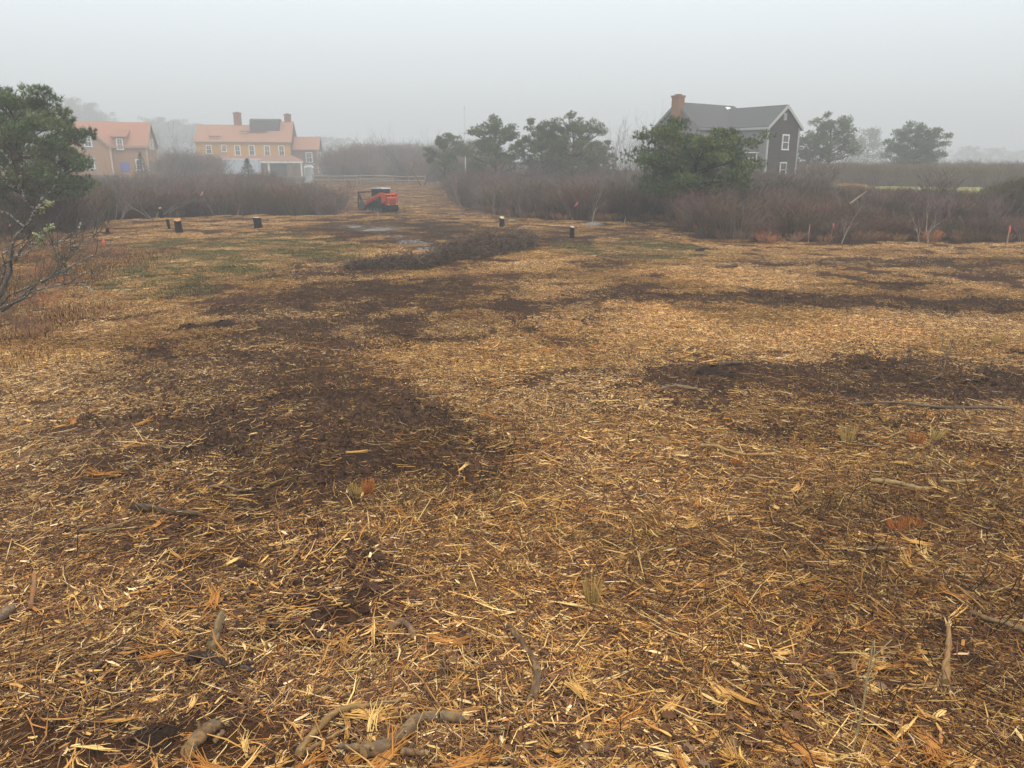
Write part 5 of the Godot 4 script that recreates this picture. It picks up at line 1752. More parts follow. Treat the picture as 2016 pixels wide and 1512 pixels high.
func build_stumps_and_stakes() -> void:
	rng.seed = 900
	var bark := Color(0.042, 0.034, 0.03)
	var cut := Color(0.72, 0.46, 0.25)
	stump("cut_stump", "stout dark stump with a fresh orange sloping cut, foremost of the left stumps", Vector3(-20.26, -0.00, -47.54), 0.82, 0.2, Vector2(0, 0), 0.45, bark, Color(0.66, 0.36, 0.17))
	stump("cut_stump", "stout leaning dark stump with pale cut top, standing alone below the long house", Vector3(-16.99, -0.00, -52.45), 0.68, 0.25, Vector2(-0.08, 0), 0.05, bark, Color(0.78, 0.66, 0.48))
	stump("cut_stump", "thin leaning dark stump beside the orange-cut stump", Vector3(-22.20, -0.00, -50.71), 0.66, 0.09, Vector2(-0.1, 0), 0.1, bark, Color(0.12, 0.08, 0.06))
	stump("broken_snag", "broken snag with jagged pale tip under the spreading bare tree", Vector3(-27.64, -0.00, -61.99), 0.78, 0.12, Vector2(-0.05, 0), 0.5, bark * 1.2, Color(0.55, 0.36, 0.25))
	stump("cut_stump", "narrow stump with pale slanted cut at the foot of the middle thicket", Vector3(-0.69, -0.00, -53.36), 0.62, 0.16, Vector2(0.03, 0), 0.5, Color(0.06, 0.046, 0.04), Color(0.75, 0.62, 0.48))
	stump("cut_stump", "narrow dark stump with a nick of pale wood near the flat rock", Vector3(3.39, -0.00, -44.09), 0.62, 0.13, Vector2(0, 0), 0.3, Color(0.055, 0.044, 0.038), Color(0.7, 0.58, 0.46))
	# small cut log lying in the grass
	var at := Vector3(-24.81, -0.00, -48.30)
	var t := thing("cut_log", "small round log with an orange cut end left of the stumps", "log", on_ground(at, 0.12), 0.5)
	var s := Shape.new()
	s.tube([Vector3(-0.12, 0, -0.2), Vector3(0.05, 0.02, 0.22)], [0.16, 0.15], 12, bark, Color(-1, 0, 0), true, Color(0.62, 0.3, 0.16), 0.05)
	part("bark", s, mats.bark, t)
	var red := Color(0.75, 0.12, 0.05)
	var pink := Color(0.85, 0.2, 0.24)
	var none := Color(-1, 0, 0)
	stake("wooden stake with a bright orange flag in the grass at left", Vector3(-19.98, -0.00, -38.24), 0.58, Vector2(-0.12, 0), red)
	stake("bare pale stake in front of the left thicket", Vector3(-26.86, 0.02, -70.15), 0.62, Vector2(-0.08, 0), none)
	stake("thin stake just below the loader", Vector3(-10.34, -0.00, -60.77), 0.6, Vector2(0, 0), none)
	stake("pale stake on the slope right of the loader", Vector3(-5.92, 0.55, -80.78), 0.75, Vector2(0, 0), none)
	stake("thin stake behind the slanted-cut stump", Vector3(-0.16, -0.00, -60.17), 0.55, Vector2(0, 0), none)
	stake("leaning pale stick left of the upright stake by the flat rock", Vector3(3.87, -0.00, -55.29), 0.62, Vector2(-0.35, 0), none)
	stake("upright pale stake beside the flat rock", Vector3(4.23, -0.00, -55.29), 0.55, Vector2(0.06, 0), none)
	stake("pale stake leaning right, between the flat rock and the domed pine", Vector3(7.85, -0.00, -55.29), 0.55, Vector2(0.4, 0), none)
	stake("pale stake just left of the domed pine's trunk", Vector3(11.24, 0.16, -54.52), 0.62, Vector2(0.05, 0), none)
	stake("white-tipped stake at the foot of the right thicket", Vector3(15.89, 0.87, -41.80), 0.95, Vector2(0, 0), none)
	stake("stake with a pink flag in the right thicket", Vector3(17.10, 0.86, -41.90), 1.0, Vector2(0.1, 0), pink)
	stake("tall pale stake with red mark at the right thicket edge", Vector3(25.60, -0.00, -40.28), 1.0, Vector2(0.02, 0), red)
	# ribbons and broken pale wood caught in the brush
	for q in [[Vector3(4.79, 1.27, -59.00), pink, "pink ribbon tied in the thicket beside the mauve shrub"], [Vector3(-25.67, 1.84, -65.50), Color(0.72, 0.34, 0.24), "salmon ribbon caught in the left thicket's twigs"], [Vector3(-12.83, 2.48, -20.00), pink, "tiny pink ribbon tied behind the lichen-spotted tree"]]:
		var f := Shape.new()
		f.prism([Vector3(-0.18, -0.2, 0), Vector3(-0.1, -0.24, 0), Vector3(0.2, 0.18, 0), Vector3(0.14, 0.24, 0)], Vector3(0, 0, 0.01), q[1])
		f.prism([Vector3(0.1, 0.16, 0.015), Vector3(0.2, 0.2, 0.015), Vector3(0.12, -0.14, 0.02), Vector3(0.04, -0.1, 0.02)], Vector3(0, 0, 0.01), q[1])
		var o := solo("flagging_ribbon", f, mats.leaf, q[2], "ribbon", q[0])
		o.scale = Vector3.ONE * (0.8 if q[0].z < -30.0 else 0.16)
	for q in [[Vector3(20.59, 2.16, -47.00), 0.9, 0.75, "pale broken limb sticking up out of the right thicket"], [Vector3(-23.90, 3.78, -101.00), 1.8, 0.2, "pale fallen limb beside the portable toilet"]]:
		var f := Shape.new()
		var l: float = q[1]
		f.tube([Vector3(-l * 0.5, -l * 0.5 * q[2], 0), Vector3(0, 0.03, 0), Vector3(l * 0.5, l * 0.55 * q[2], 0)], [0.07, 0.06, 0.025], 6, Color(0.6, 0.5, 0.38))
		f.tube([Vector3(-0.1, -0.05, 0), Vector3(-0.02, -0.4, 0.02)], [0.05, 0.03], 5, Color(0.5, 0.38, 0.28))
		solo("broken_limb", f, mats.bark, q[3], "limb", q[0])


# ---------------------------------------------------------------- brush pile

func build_brush_pile() -> void:
	var line := [Vector3(-6.41, -0.00, -30.60), Vector3(-5.07, -0.00, -31.08), Vector3(-3.68, -0.00, -31.41), Vector3(-2.63, -0.00, -33.91), Vector3(-1.38, -0.00, -36.39), Vector3(0.05, -0.00, -37.29), Vector3(1.12, -0.00, -40.82)]
	var tall := [0.2, 0.45, 0.5, 0.8, 1.15, 1.0, 0.6]
	var wide := [0.5, 0.8, 1.0, 1.3, 1.7, 1.5, 0.9]
	var base := on_ground(line[3])
	var t := thing("brush_pile", "long low heap of dark tangled branches and roots in mid-field", "brush pile", base)
	rng.seed = 950
	var s := Shape.new()
	for i in 6800:
		var f := rng.randf() * 5.999
		var i0 := int(f)
		var c: Vector3 = line[i0].lerp(line[i0 + 1], f - i0)
		var hh: float = lerpf(tall[i0], tall[i0 + 1], f - i0) * (0.8 + 0.5 * rough_noise.get_noise_2d(f * 60.0, 3.0) + 0.3)
		var ww: float = lerpf(wide[i0], wide[i0 + 1], f - i0)
		var u := rr(-1, 1)
		var p := Vector3(c.x + rr(-0.3, 0.3), 0, c.z + u * ww)
		p.y = ground(p.x, p.z) + hh * (1.0 - u * u) * sqrt(rng.randf()) * rr(0.5, 1.1)
		var d := (jitter(1.0) * Vector3(1, 0.55, 1) + Vector3(0.2, 0.12, 0)).normalized()
		var l := rr(0.18, 0.75)
		var bend := jitter(0.12) * l
		var col: Color = [Color(0.085, 0.06, 0.048), Color(0.06, 0.043, 0.036), Color(0.12, 0.085, 0.066), Color(0.19, 0.145, 0.11)][rng.randi() % 4]
		var r := rr(0.005, 0.013)
		p -= base
		s.tube([p - d * l * 0.5, p + bend, p + d * l * 0.5 + bend], [r, r * 0.8, r * 0.4], 3, hue(col, 0.2))
	var o := part("twigs", s, mats.twig, t)
	o.set_meta("kind", "stuff")
	# larger limbs that can be told apart
	for k in 34:
		var f := 1.0 + rng.randf() * 4.9
		var i0 := int(f)
		var c: Vector3 = line[i0].lerp(line[mini(i0 + 1, 6)], f - i0)
		var hh: float = lerpf(tall[i0], tall[mini(i0 + 1, 6)], f - i0)
		var p := on_ground(c + Vector3(rr(-0.4, 0.4), 0, rr(-0.7, 1.0)), hh * rr(0.3, 1.0)) - base
		var d := (jitter(1.0) * Vector3(1, 0.6, 1) + Vector3(0.1, 0.2, 0.1)).normalized()
		var l := rr(0.35, 0.9)
		var q := Shape.new()
		var col: Color = [Color(0.24, 0.19, 0.155), Color(0.11, 0.08, 0.068), Color(0.34, 0.26, 0.19)][rng.randi() % 3]
		q.tube([p - d * l * 0.5, p + jitter(0.08), p + d * l * 0.4 + jitter(0.05), p + d * l * 0.6 + jitter(0.12)], [0.026, 0.024, 0.016, 0.007], 5, col)
		part("limb", q, mats.bark, t)
	var tr := Shape.new()
	var b0: Vector3 = Vector3(-1.44, -0.93, -41.50) - base
	var b1: Vector3 = Vector3(-1.92, 0.20, -41.50) - base
	tr.tube([b0, b0.lerp(b1, 0.5) + Vector3(0.03, 0, 0), b1], [0.1, 0.085, 0.06], 8, Color(0.075, 0.06, 0.052), Color(-1, 0, 0), true)
	tr.tube([b1, b1 + Vector3(0.22, 0.1, 0)], [0.05, 0.03], 6, Color(0.07, 0.056, 0.05), Color(-1, 0, 0), true)
	part("root_limb", tr, mats.bark, t)


# ---------------------------------------------------------------- grass

func grass_tuft(seed_value: int, blades: int, radius: float, h0: float, h1: float, width: float, cols: Array) -> Shape:
	rng.seed = seed_value
	var s := Shape.new()
	for i in blades:
		var a := rr(0, TAU)
		var q := radius * sqrt(rng.randf())
		var p := Vector3(cos(a) * q, -0.01, sin(a) * q)
		var h := rr(h0, h1)
		var d := Vector3(cos(a + rr(-1, 1)), 0, sin(a + rr(-1, 1))) * h * rr(0.1, 0.7)
		var side := Vector3(-d.z, 0, d.x).normalized() * width
		var mid := p + d * 0.35 + Vector3(0, h * 0.65, 0)
		var top := p + d + Vector3(0, h * rr(0.7, 1.0), 0)
		var col := hue(cols[rng.randi() % cols.size()], 0.2)
		var nn := (Vector3.UP * 0.9 + d.normalized() * 0.4).normalized()
		s.quad(p - side, p + side, mid + side * 0.7, mid - side * 0.7, nn, col)
		s.tri(mid - side * 0.7, mid + side * 0.7, top, nn, col)
	return s


func build_grass() -> void:
	var greens := [Color(0.19, 0.175, 0.065), Color(0.25, 0.21, 0.085), Color(0.36, 0.27, 0.115), Color(0.15, 0.15, 0.058)]
	var tans := [Color(0.34, 0.20, 0.085), Color(0.28, 0.14, 0.06), Color(0.42, 0.27, 0.12), Color(0.22, 0.11, 0.055)]
	var o := stuff("field_grass", "short olive grass growing in patches between the mulch")
	var russet := stuff("dry_grass", "matted rusty dry grass along the field's left edge and slope")
	var gm := []
	var rm := []
	for i in 3:
		gm.push_back(grass_tuft(700 + i, 150, 0.5, 0.03, 0.1, 0.006, greens).mesh(mats.leaf))
		rm.push_back(grass_tuft(710 + i, 120, 0.5, 0.06, 0.22, 0.006, tans).mesh(mats.leaf))
	var gp := [[], [], []]
	var gt := [[], [], []]
	var rp := [[], [], []]
	var rt := [[], [], []]
	rng.seed = 720
	var d := 12.0
	while d < 106.0:
		var step := 0.5 if d < 45.0 else 0.8
		var half := d * 0.74 + 3.0
		var x := -half
		while x < half:
			var px := x + rr(-0.5, 0.5) * step
			var pz := -(d + rr(-0.5, 0.5) * step)
			x += step
			if in_thicket(px, pz) or poor_water(px, pz):
				continue
			var k := cover(px, pz)
			var w := rng.randi() % 3
			var b := Basis(Vector3.UP, rr(0, TAU)).scaled(Vector3(rr(0.9, 1.3), rr(0.7, 1.3), rr(0.9, 1.3)))
			var tr := Transform3D(b, Vector3(px, ground(px, pz), pz))
			var slope_band := ramp(66.0, 72.0, d) * (1.0 - ramp(5.0, 10.0, px))
			if rng.randf() < k.green * 1.1 * (1.0 - k.dark * 0.8):
				gp[w].push_back(tr)
				gt[w].push_back(hue(Color(1, 1, 1), 0.15))
			elif rng.randf() < maxf(k.russet, slope_band * 0.75) * (1.0 - k.dark * 0.9):
				rp[w].push_back(tr)
				rt[w].push_back(hue(Color(1, 1, 1).lerp(Color(1.35, 1.3, 1.15), k.straw), 0.2))
		d += step
	for i in 3:
		scatter("grass_patch", gm[i], gp[i], gt[i], o)
		scatter("grass_patch", rm[i], rp[i], rt[i], russet)
	# stubs of cut grass clumps standing in the near mulch
	var rust := [Color(0.42, 0.15, 0.045), Color(0.5, 0.2, 0.06), Color(0.34, 0.12, 0.04)]
	var gold := [Color(0.52, 0.36, 0.13), Color(0.44, 0.3, 0.11), Color(0.36, 0.27, 0.1)]
	var clumps := [[Vector3(4.28, -0.00, -7.75), 0.2, rust, "rust-red clump of cut grass stubs, left half of the pair at right", 1.2, -0.3], [Vector3(4.53, -0.00, -7.90), 0.17, rust, "rust-red clump of cut grass stubs, right half of the pair at right", 1.0, 0.0],
		[Vector3(6.00, -0.00, -10.75), 0.26, rust, "orange clump of cut grass stubs on the right near the dark track", 1.0, 0.0], [Vector3(6.31, -0.00, -10.88), 0.24, gold, "yellow clump of bent grass stubs beside the orange clump", 0.8, 0.4],
		[Vector3(4.93, -0.00, -10.66), 0.4, gold, "tall pale clump of cut reed stubs on the right", 0.9, 0.0], [Vector3(-1.92, -0.00, -8.78), 0.2, gold, "straw-coloured clump of grass stubs at the edge of the dark soil", 1.0, 0.0], [Vector3(-1.80, -0.00, -8.83), 0.24, rust, "orange tuft of grass stubs beside the straw-coloured clump", 0.7, 0.1],
		[Vector3(3.04, -0.00, -9.70), 0.16, rust, "short brown clump of grass stubs below the pale curved stick", 0.8, 0.0], [Vector3(11.02, -0.00, -17.11), 0.3, gold, "clump of pale grass stubs at the far right of the straw", 1.2, 0.0],
		[Vector3(0.74, -0.00, -6.27), 0.3, gold, "upright tuft of shredded pale fibres in the near mulch", 0.7, 0.0]]
	for q in clumps:
		rng.seed = int(q[0].x * 1000.0)
		var s := Shape.new()
		for i in 70:
			var a := rr(0, TAU)
			var r: float = 0.07 * sqrt(rng.randf()) * q[4]
			var p := Vector3(cos(a) * r, -0.02, sin(a) * r)
			var h: float = q[1] * rr(0.6, 1.05)
			var e := p + Vector3(cos(a) * h * 0.22 + q[5] * h, h, sin(a) * h * 0.22)
			s.tube([p, p.lerp(e, 0.55) + jitter(0.004), e], [0.0032, 0.0028, 0.0014], 3, hue(q[2][rng.randi() % 3], 0.25))
		solo("grass_stub", s, mats.fibre, q[3], "grass clump", on_ground(q[0]))


# ---------------------------------------------------------------- branches

func limb(s: Shape, pts: Array, r0: float, r1: float, bark: Color, torn: Color, base: Vector3) -> void:
	var out := []
	var rads := []
	# resample with a little wander so that it is not a clean pipe
	var n: int = pts.size()
	var m := n * 4
	for i in m + 1:
		var f := float(i) / m * (n - 1)
		var i0 := mini(int(f), n - 2)
		var p0: Vector3 = pts[maxi(i0 - 1, 0)]
		var p3: Vector3 = pts[mini(i0 + 2, n - 1)]
		out.push_back((pts[i0] as Vector3).cubic_interpolate(pts[i0 + 1], p0, p3, f - i0) + jitter(r0 * 0.16) - base)
		rads.push_back(lerpf(r0, r1, float(i) / m) * rr(0.9, 1.1))
	var k0 := s.v.size()
	s.tube(out, rads, 11, bark, bark * 1.15, true, torn, 0.12)
	# uneven bark: knots and hollows, and flecks where it has scuffed off or crusted over
	for i in range(k0, k0 + out.size() * 11):
		var p := s.v[i]
		var q := p * 38.0
		var bump := rough_noise.get_noise_3dv(q * 3.0) * 0.5 + rough_noise.get_noise_3dv(q) * 0.35
		s.v[i] = p + s.n[i] * bump * r0 * 0.3
		var fleck := rough_noise.get_noise_3dv(q * 1.7 + Vector3(70, 0, 0))
		var col := s.c[i] * (1.0 + rough_noise.get_noise_3dv(q * 4.0) * 0.7)
		if fleck > 0.2:
			col = col.lerp(torn, 0.55)
		elif fleck < -0.22:
			col = col.lerp(Color(0.34, 0.32, 0.26), 0.5)
		col.a = 1.0
		s.c[i] = col
	# stubs of snapped twigs
	for k in n:
		var i0 := 1 + rng.randi() % (out.size() - 2)
		var o: Vector3 = out[i0]
		var d := (jitter(1.0) + Vector3(0, 0.4, 0)).normalized()
		s.tube([o, o + d * (rads[i0] + rr(0.005, 0.05))], [rads[i0] * 0.4, rads[i0] * 0.22], 5, bark, bark, true, torn)


func fallen_branch(called: String, label: String, lines: Array, bark: Color, torn: Color, lifts := []) -> void:
	var base := on_ground(lines[0][0][0])
	var t := thing(called, label, "branch", base, 0.0, "larger branches lying in the mulch")
	for i in lines.size():
		var l: Array = lines[i]
		var pts := []
		for k in l[0].size():
			var lift: float = lifts[i][k] if i < lifts.size() else 0.0
			pts.push_back(on_ground(l[0][k], l[1] * 0.85 + 0.045 + lift))
		var s := Shape.new()
		limb(s, pts, l[1], l[2], hue(bark, 0.1), torn, base)
		part("limb" if i == 0 else "side_branch", s, mats.bark, t)
		if l.size() > 3:
			# frayed end of torn pale wood
			var q := Shape.new()
			var e: Vector3 = pts[-1]
			var d: Vector3 = (pts[-1] - pts[-2]).normalized()
			for k in 8:
				var o := e + jitter(l[2] * 0.7) - d * 0.05
				var dd := (d + jitter(0.35)).normalized()
				var len := rr(0.03, 0.13)
				q.tube([o - base, o + dd * len * 0.5 + jitter(0.01) - base, o + dd * len - base], [0.006, 0.005, 0.001], 3, hue(torn, 0.2))
			part("torn_end", q, mats.fibre, t)


func build_branches() -> void:
	rng.seed = 1200
	var grey := Color(0.33, 0.215, 0.12)
	var brown := Color(0.20, 0.125, 0.075)
	var dark := Color(0.085, 0.058, 0.042)
	var pale := Color(0.72, 0.48, 0.22)
	fallen_branch("forked_branch", "thick grey forked branch with torn pale end, bottom centre", [
		[[Vector3(-1.00, -0.00, -4.34), Vector3(-0.84, -0.00, -4.44), Vector3(-0.75, -0.00, -4.59), Vector3(-0.69, -0.00, -4.73), Vector3(-0.51, -0.00, -4.75), Vector3(-0.33, -0.00, -4.71)], 0.048, 0.036, true], [[Vector3(-0.84, -0.00, -4.44), Vector3(-0.96, -0.00, -4.41), Vector3(-1.08, -0.00, -4.41), Vector3(-1.19, -0.00, -4.44)], 0.04, 0.018, true], [[Vector3(-0.76, -0.00, -4.38), Vector3(-0.58, -0.00, -4.36)], 0.03, 0.018]], grey, pale)
	fallen_branch("curved_branch", "brown curved branch lying end-on just right of centre", [
		[[Vector3(-0.03, -0.00, -5.89), Vector3(0.06, -0.00, -5.70), Vector3(0.16, -0.00, -5.44), Vector3(0.20, -0.00, -5.21), Vector3(0.17, -0.00, -4.97), Vector3(0.14, -0.00, -4.87)], 0.026, 0.036, true], [[Vector3(0.04, -0.00, -5.77), Vector3(0.12, -0.00, -5.90), Vector3(0.20, -0.00, -6.08)], 0.014, 0.008]], brown * 1.25, pale)
	fallen_branch("peeled_limb", "long peeled pale limb bowed across the lower left of centre", [
		[[Vector3(-1.45, -0.00, -4.35), Vector3(-1.40, -0.00, -4.64), Vector3(-1.29, -0.00, -4.83), Vector3(-1.10, -0.00, -4.89), Vector3(-0.92, -0.00, -4.96), Vector3(-0.81, -0.00, -5.04)], 0.032, 0.012, true], [[Vector3(-1.42, -0.00, -4.40), Vector3(-1.32, -0.00, -4.53), Vector3(-1.20, -0.00, -4.64)], 0.018, 0.008, true]], Color(0.58, 0.36, 0.15), pale)
	fallen_branch("orange_slab", "split slab of bright orange wood behind the forked branch", [[[Vector3(-0.78, -0.00, -4.77), Vector3(-0.56, -0.00, -4.80), Vector3(-0.24, -0.00, -4.84)], 0.02, 0.016, true]], Color(0.66, 0.33, 0.1), Color(0.66, 0.35, 0.12))
	fallen_branch("lichen_stub", "short grey-green lichened stub sticking up by the dark forked root", [[[Vector3(-2.52, -0.00, -5.60), Vector3(-2.52, -0.00, -5.74), Vector3(-2.52, -0.00, -5.92)], 0.04, 0.034]], Color(0.27, 0.2, 0.115), pale, [[0.0, 0.05, 0.12]])
	fallen_branch("dark_forked_root", "wet dark forked root beside the lichened stub", [
		[[Vector3(-2.66, -0.00, -5.47), Vector3(-2.53, -0.00, -5.51), Vector3(-2.35, -0.00, -5.42), Vector3(-2.22, -0.00, -5.39), Vector3(-2.07, -0.00, -5.33)], 0.036, 0.02], [[Vector3(-2.29, -0.00, -5.42), Vector3(-2.20, -0.00, -5.46), Vector3(-2.10, -0.00, -5.46)], 0.02, 0.012], [[Vector3(-2.55, -0.00, -5.51), Vector3(-2.54, -0.00, -5.61), Vector3(-2.56, -0.00, -5.72)], 0.02, 0.014]], dark, dark * 2.0)
	fallen_branch("grey_log", "thick grey log pointing away at the bottom left", [[[Vector3(-2.21, -0.00, -4.35), Vector3(-2.18, -0.00, -4.49), Vector3(-2.13, -0.00, -4.60), Vector3(-2.08, -0.00, -4.65)], 0.05, 0.042, true], [[Vector3(-2.07, -0.00, -4.49), Vector3(-2.05, -0.00, -4.58)], 0.02, 0.016]], grey, pale)
	fallen_branch("crooked_stick", "crooked brown stick crossing the mulch at lower left", [[[Vector3(-3.35, -0.00, -5.26), Vector3(-3.34, -0.00, -5.44), Vector3(-3.33, -0.00, -5.60), Vector3(-3.27, -0.00, -5.68), Vector3(-3.16, -0.00, -5.81), Vector3(-3.11, -0.00, -5.98)], 0.017, 0.008]], brown, pale)
	fallen_branch("curved_pale_stick", "pale curved stick lying in the mulch right of centre", [[[Vector3(2.65, -0.00, -10.24), Vector3(2.88, -0.00, -10.32), Vector3(3.02, -0.00, -10.14), Vector3(3.26, -0.00, -9.98), Vector3(3.66, -0.00, -10.14)], 0.03, 0.018, true]], Color(0.6, 0.38, 0.17), pale)
	fallen_branch("pale_split_limb", "wide pale split limb at right above the rust-red clump", [[[Vector3(4.65, -0.00, -9.25), Vector3(4.90, -0.00, -9.15), Vector3(5.06, -0.00, -8.95), Vector3(5.19, -0.00, -8.89)], 0.035, 0.028, true]], Color(0.7, 0.48, 0.24), pale)
	fallen_branch("pale_split_stick", "straight pale split stick right of the wide pale limb", [[[Vector3(5.44, -0.00, -9.07), Vector3(5.64, -0.00, -9.08), Vector3(5.86, -0.00, -9.10)], 0.02, 0.016, true]], Color(0.7, 0.5, 0.26), pale)
	fallen_branch("fallen_log", "pinkish log lying alone in the far right of the field", [[[Vector3(7.96, -0.00, -30.45), Vector3(8.59, -0.00, -30.92), Vector3(9.14, -0.00, -31.41)], 0.1, 0.075]], Color(0.2, 0.115, 0.1), pale)
	fallen_branch("dark_log", "dark log half sunk at the left edge of the dark soil", [[[Vector3(-4.39, -0.00, -8.16), Vector3(-4.15, -0.00, -8.11), Vector3(-3.86, -0.00, -8.06), Vector3(-3.56, -0.00, -8.08)], 0.045, 0.028], [[Vector3(-4.15, -0.00, -8.11), Vector3(-4.32, -0.00, -8.25)], 0.02, 0.012]], Color(0.14, 0.085, 0.055), pale)
	fallen_branch("thin_stick", "thin grey stick under the dark log", [[[Vector3(-4.63, -0.00, -7.54), Vector3(-4.37, -0.00, -7.63), Vector3(-4.17, -0.00, -7.88)], 0.018, 0.011]], grey * 1.2, pale)
	fallen_branch("grey_branch", "slender grey branch crossing the right edge", [[[Vector3(4.05, -0.00, -6.00), Vector3(4.15, -0.00, -5.87), Vector3(4.29, -0.00, -5.77), Vector3(4.40, -0.00, -5.61)], 0.02, 0.024]], Color(0.3, 0.2, 0.11), pale)
	fallen_branch("smooth_branch", "smooth brown branch on the right behind the shredded fibres", [[[Vector3(3.68, -0.00, -7.26), Vector3(3.84, -0.00, -7.21), Vector3(4.02, -0.00, -7.22)], 0.024, 0.02, true]], brown * 1.2, pale)
	fallen_branch("knobbly_stick", "short knobbly pink-brown stick left of the curved branch", [[[Vector3(-1.06, -0.00, -5.89), Vector3(-0.98, -0.00, -5.98), Vector3(-0.91, -0.00, -5.92), Vector3(-0.84, -0.00, -5.77)], 0.032, 0.022]], Color(0.34, 0.2, 0.13), pale)
	fallen_branch("long_twig", "long thin golden twig slanting across the centre", [[[Vector3(-1.58, -0.00, -5.00), Vector3(-1.26, -0.00, -5.34), Vector3(-1.05, -0.00, -5.54), Vector3(-0.82, -0.00, -5.74)], 0.011, 0.006]], Color(0.33, 0.22, 0.08), pale)
	fallen_branch("dark_twig", "dark thin twig crossing under the peeled limb", [[[Vector3(-1.51, -0.00, -4.89), Vector3(-1.33, -0.00, -4.75), Vector3(-1.16, -0.00, -4.64), Vector3(-1.04, -0.00, -4.60)], 0.009, 0.005]], dark, pale)
	fallen_branch("twig_in_track", "wiry dead branch arching over the dark track at right", [
		[[Vector3(7.28, -0.00, -13.55), Vector3(7.58, -0.00, -13.58), Vector3(8.08, -0.00, -14.00), Vector3(8.52, -0.00, -14.64)], 0.016, 0.01], [[Vector3(8.08, -0.00, -14.00), Vector3(8.48, -0.00, -14.52), Vector3(8.89, -0.00, -15.16)], 0.01, 0.005], [[Vector3(8.40, -0.00, -14.44), Vector3(8.55, -0.00, -14.91), Vector3(8.89, -0.00, -15.58)], 0.008, 0.004]], Color(0.16, 0.11, 0.08), pale, [[0.0, 0.02, 0.1, 0.3], [0.1, 0.3, 0.55], [0.25, 0.4, 0.6]])
	fallen_branch("grey_limb_in_track", "long grey limb lying along the dark track at right", [[[Vector3(5.72, -0.00, -12.29), Vector3(6.40, -0.00, -12.29), Vector3(7.08, -0.00, -12.12), Vector3(8.07, -0.00, -12.23), Vector3(8.29, -0.00, -12.04)], 0.018, 0.03]], Color(0.2, 0.15, 0.11), pale)
	fallen_branch("small_limb_heap", "pair of crossed pale limbs at the left end of the dark track", [[[Vector3(2.66, -0.00, -13.22), Vector3(2.98, -0.00, -13.45), Vector3(3.32, -0.00, -13.32)], 0.03, 0.018, true], [[Vector3(2.83, -0.00, -13.65), Vector3(3.06, -0.00, -13.38), Vector3(3.38, -0.00, -13.25)], 0.02, 0.014, true], [[Vector3(2.95, -0.00, -13.52), Vector3(3.05, -0.00, -13.79)], 0.014, 0.01]], Color(0.34, 0.24, 0.16), pale)
	fallen_branch("dirt_limb", "mossy brown limb at the left end of the dark track", [[[Vector3(4.19, -0.00, -15.08), Vector3(4.45, -0.00, -15.12), Vector3(4.67, -0.00, -15.08)], 0.05, 0.035]], Color(0.16, 0.11, 0.08), pale)
	fallen_branch("bowed_stick", "bowed tan stick in the dark soil at left", [[[Vector3(-3.82, -0.00, -8.94), Vector3(-3.66, -0.00, -9.05), Vector3(-3.43, -0.00, -8.92), Vector3(-3.32, -0.00, -8.99)], 0.02, 0.012, true]], Color(0.36, 0.25, 0.16), pale)
	fallen_branch("left_stub", "torn grey stub at the left frame edge", [[[Vector3(-4.52, -0.00, -5.87), Vector3(-4.47, -0.00, -5.97), Vector3(-4.46, -0.00, -6.05)], 0.045, 0.034, true]], Color(0.28, 0.2, 0.15), pale)
	fallen_branch("red_shard", "upright reddish shard of split wood at lower left", [[[Vector3(-4.31, -0.00, -6.09), Vector3(-4.43, -0.00, -6.33), Vector3(-4.62, -0.00, -6.67)], 0.02, 0.022, true]], Color(0.6, 0.3, 0.13), Color(0.6, 0.32, 0.14))
	fallen_branch("frayed_root", "frayed pale root with shredded ends at the lower right", [
		[[Vector3(3.34, -0.00, -5.08), Vector3(3.47, -0.00, -5.31), Vector3(3.59, -0.00, -5.51), Vector3(3.74, -0.00, -5.79)], 0.03, 0.018, true], [[Vector3(3.49, -0.00, -5.34), Vector3(3.34, -0.00, -5.15), Vector3(3.22, -0.00, -5.00)], 0.018, 0.008, true], [[Vector3(3.46, -0.00, -5.27), Vector3(3.38, -0.00, -5.09), Vector3(3.30, -0.00, -4.94)], 0.016, 0.008, true]], Color(0.5, 0.29, 0.12), pale)
	# saplings left standing at the lower right
	for q in [[Vector3(2.31, -0.00, -4.37), Vector3(2.64, 0.57, -4.90), 0.011, Color(0.36, 0.28, 0.15), "tall lichen-green sapling stem standing at the bottom right"], [Vector3(2.17, -0.00, -4.35), Vector3(2.35, -0.06, -5.20), 0.007, Color(0.16, 0.11, 0.085), "thin dark sapling left of the lichen-green stem"], [Vector3(2.36, -0.00, -4.64), Vector3(2.64, -0.07, -5.30), 0.006, Color(0.15, 0.105, 0.08), "short dark shoot between the two sapling stems"]]:
		var base := on_ground(q[0])
		var t := thing("cut_sapling", q[4], "sapling", base, 0.0, "saplings left standing at the bottom right")
		var s := Shape.new()
		var top: Vector3 = q[1] - base
		limb(s, [base, base + top * 0.35 + jitter(0.02), base + top * 0.7 + jitter(0.02), base + top], q[2], q[2] * 0.45, q[3], pale, base)
		part("stem", s, mats.bark, t)
		var tw := Shape.new()
		for k in 4:
			var o := top * rr(0.25, 0.85)
			grow(tw, o, (top.normalized() + jitter(0.8)).normalized(), rr(0.08, 0.2), 0.003, 1, 0.2, 0.05, q[3] * 0.8, q[3], [])
		part("twig", tw, mats.twig, t)
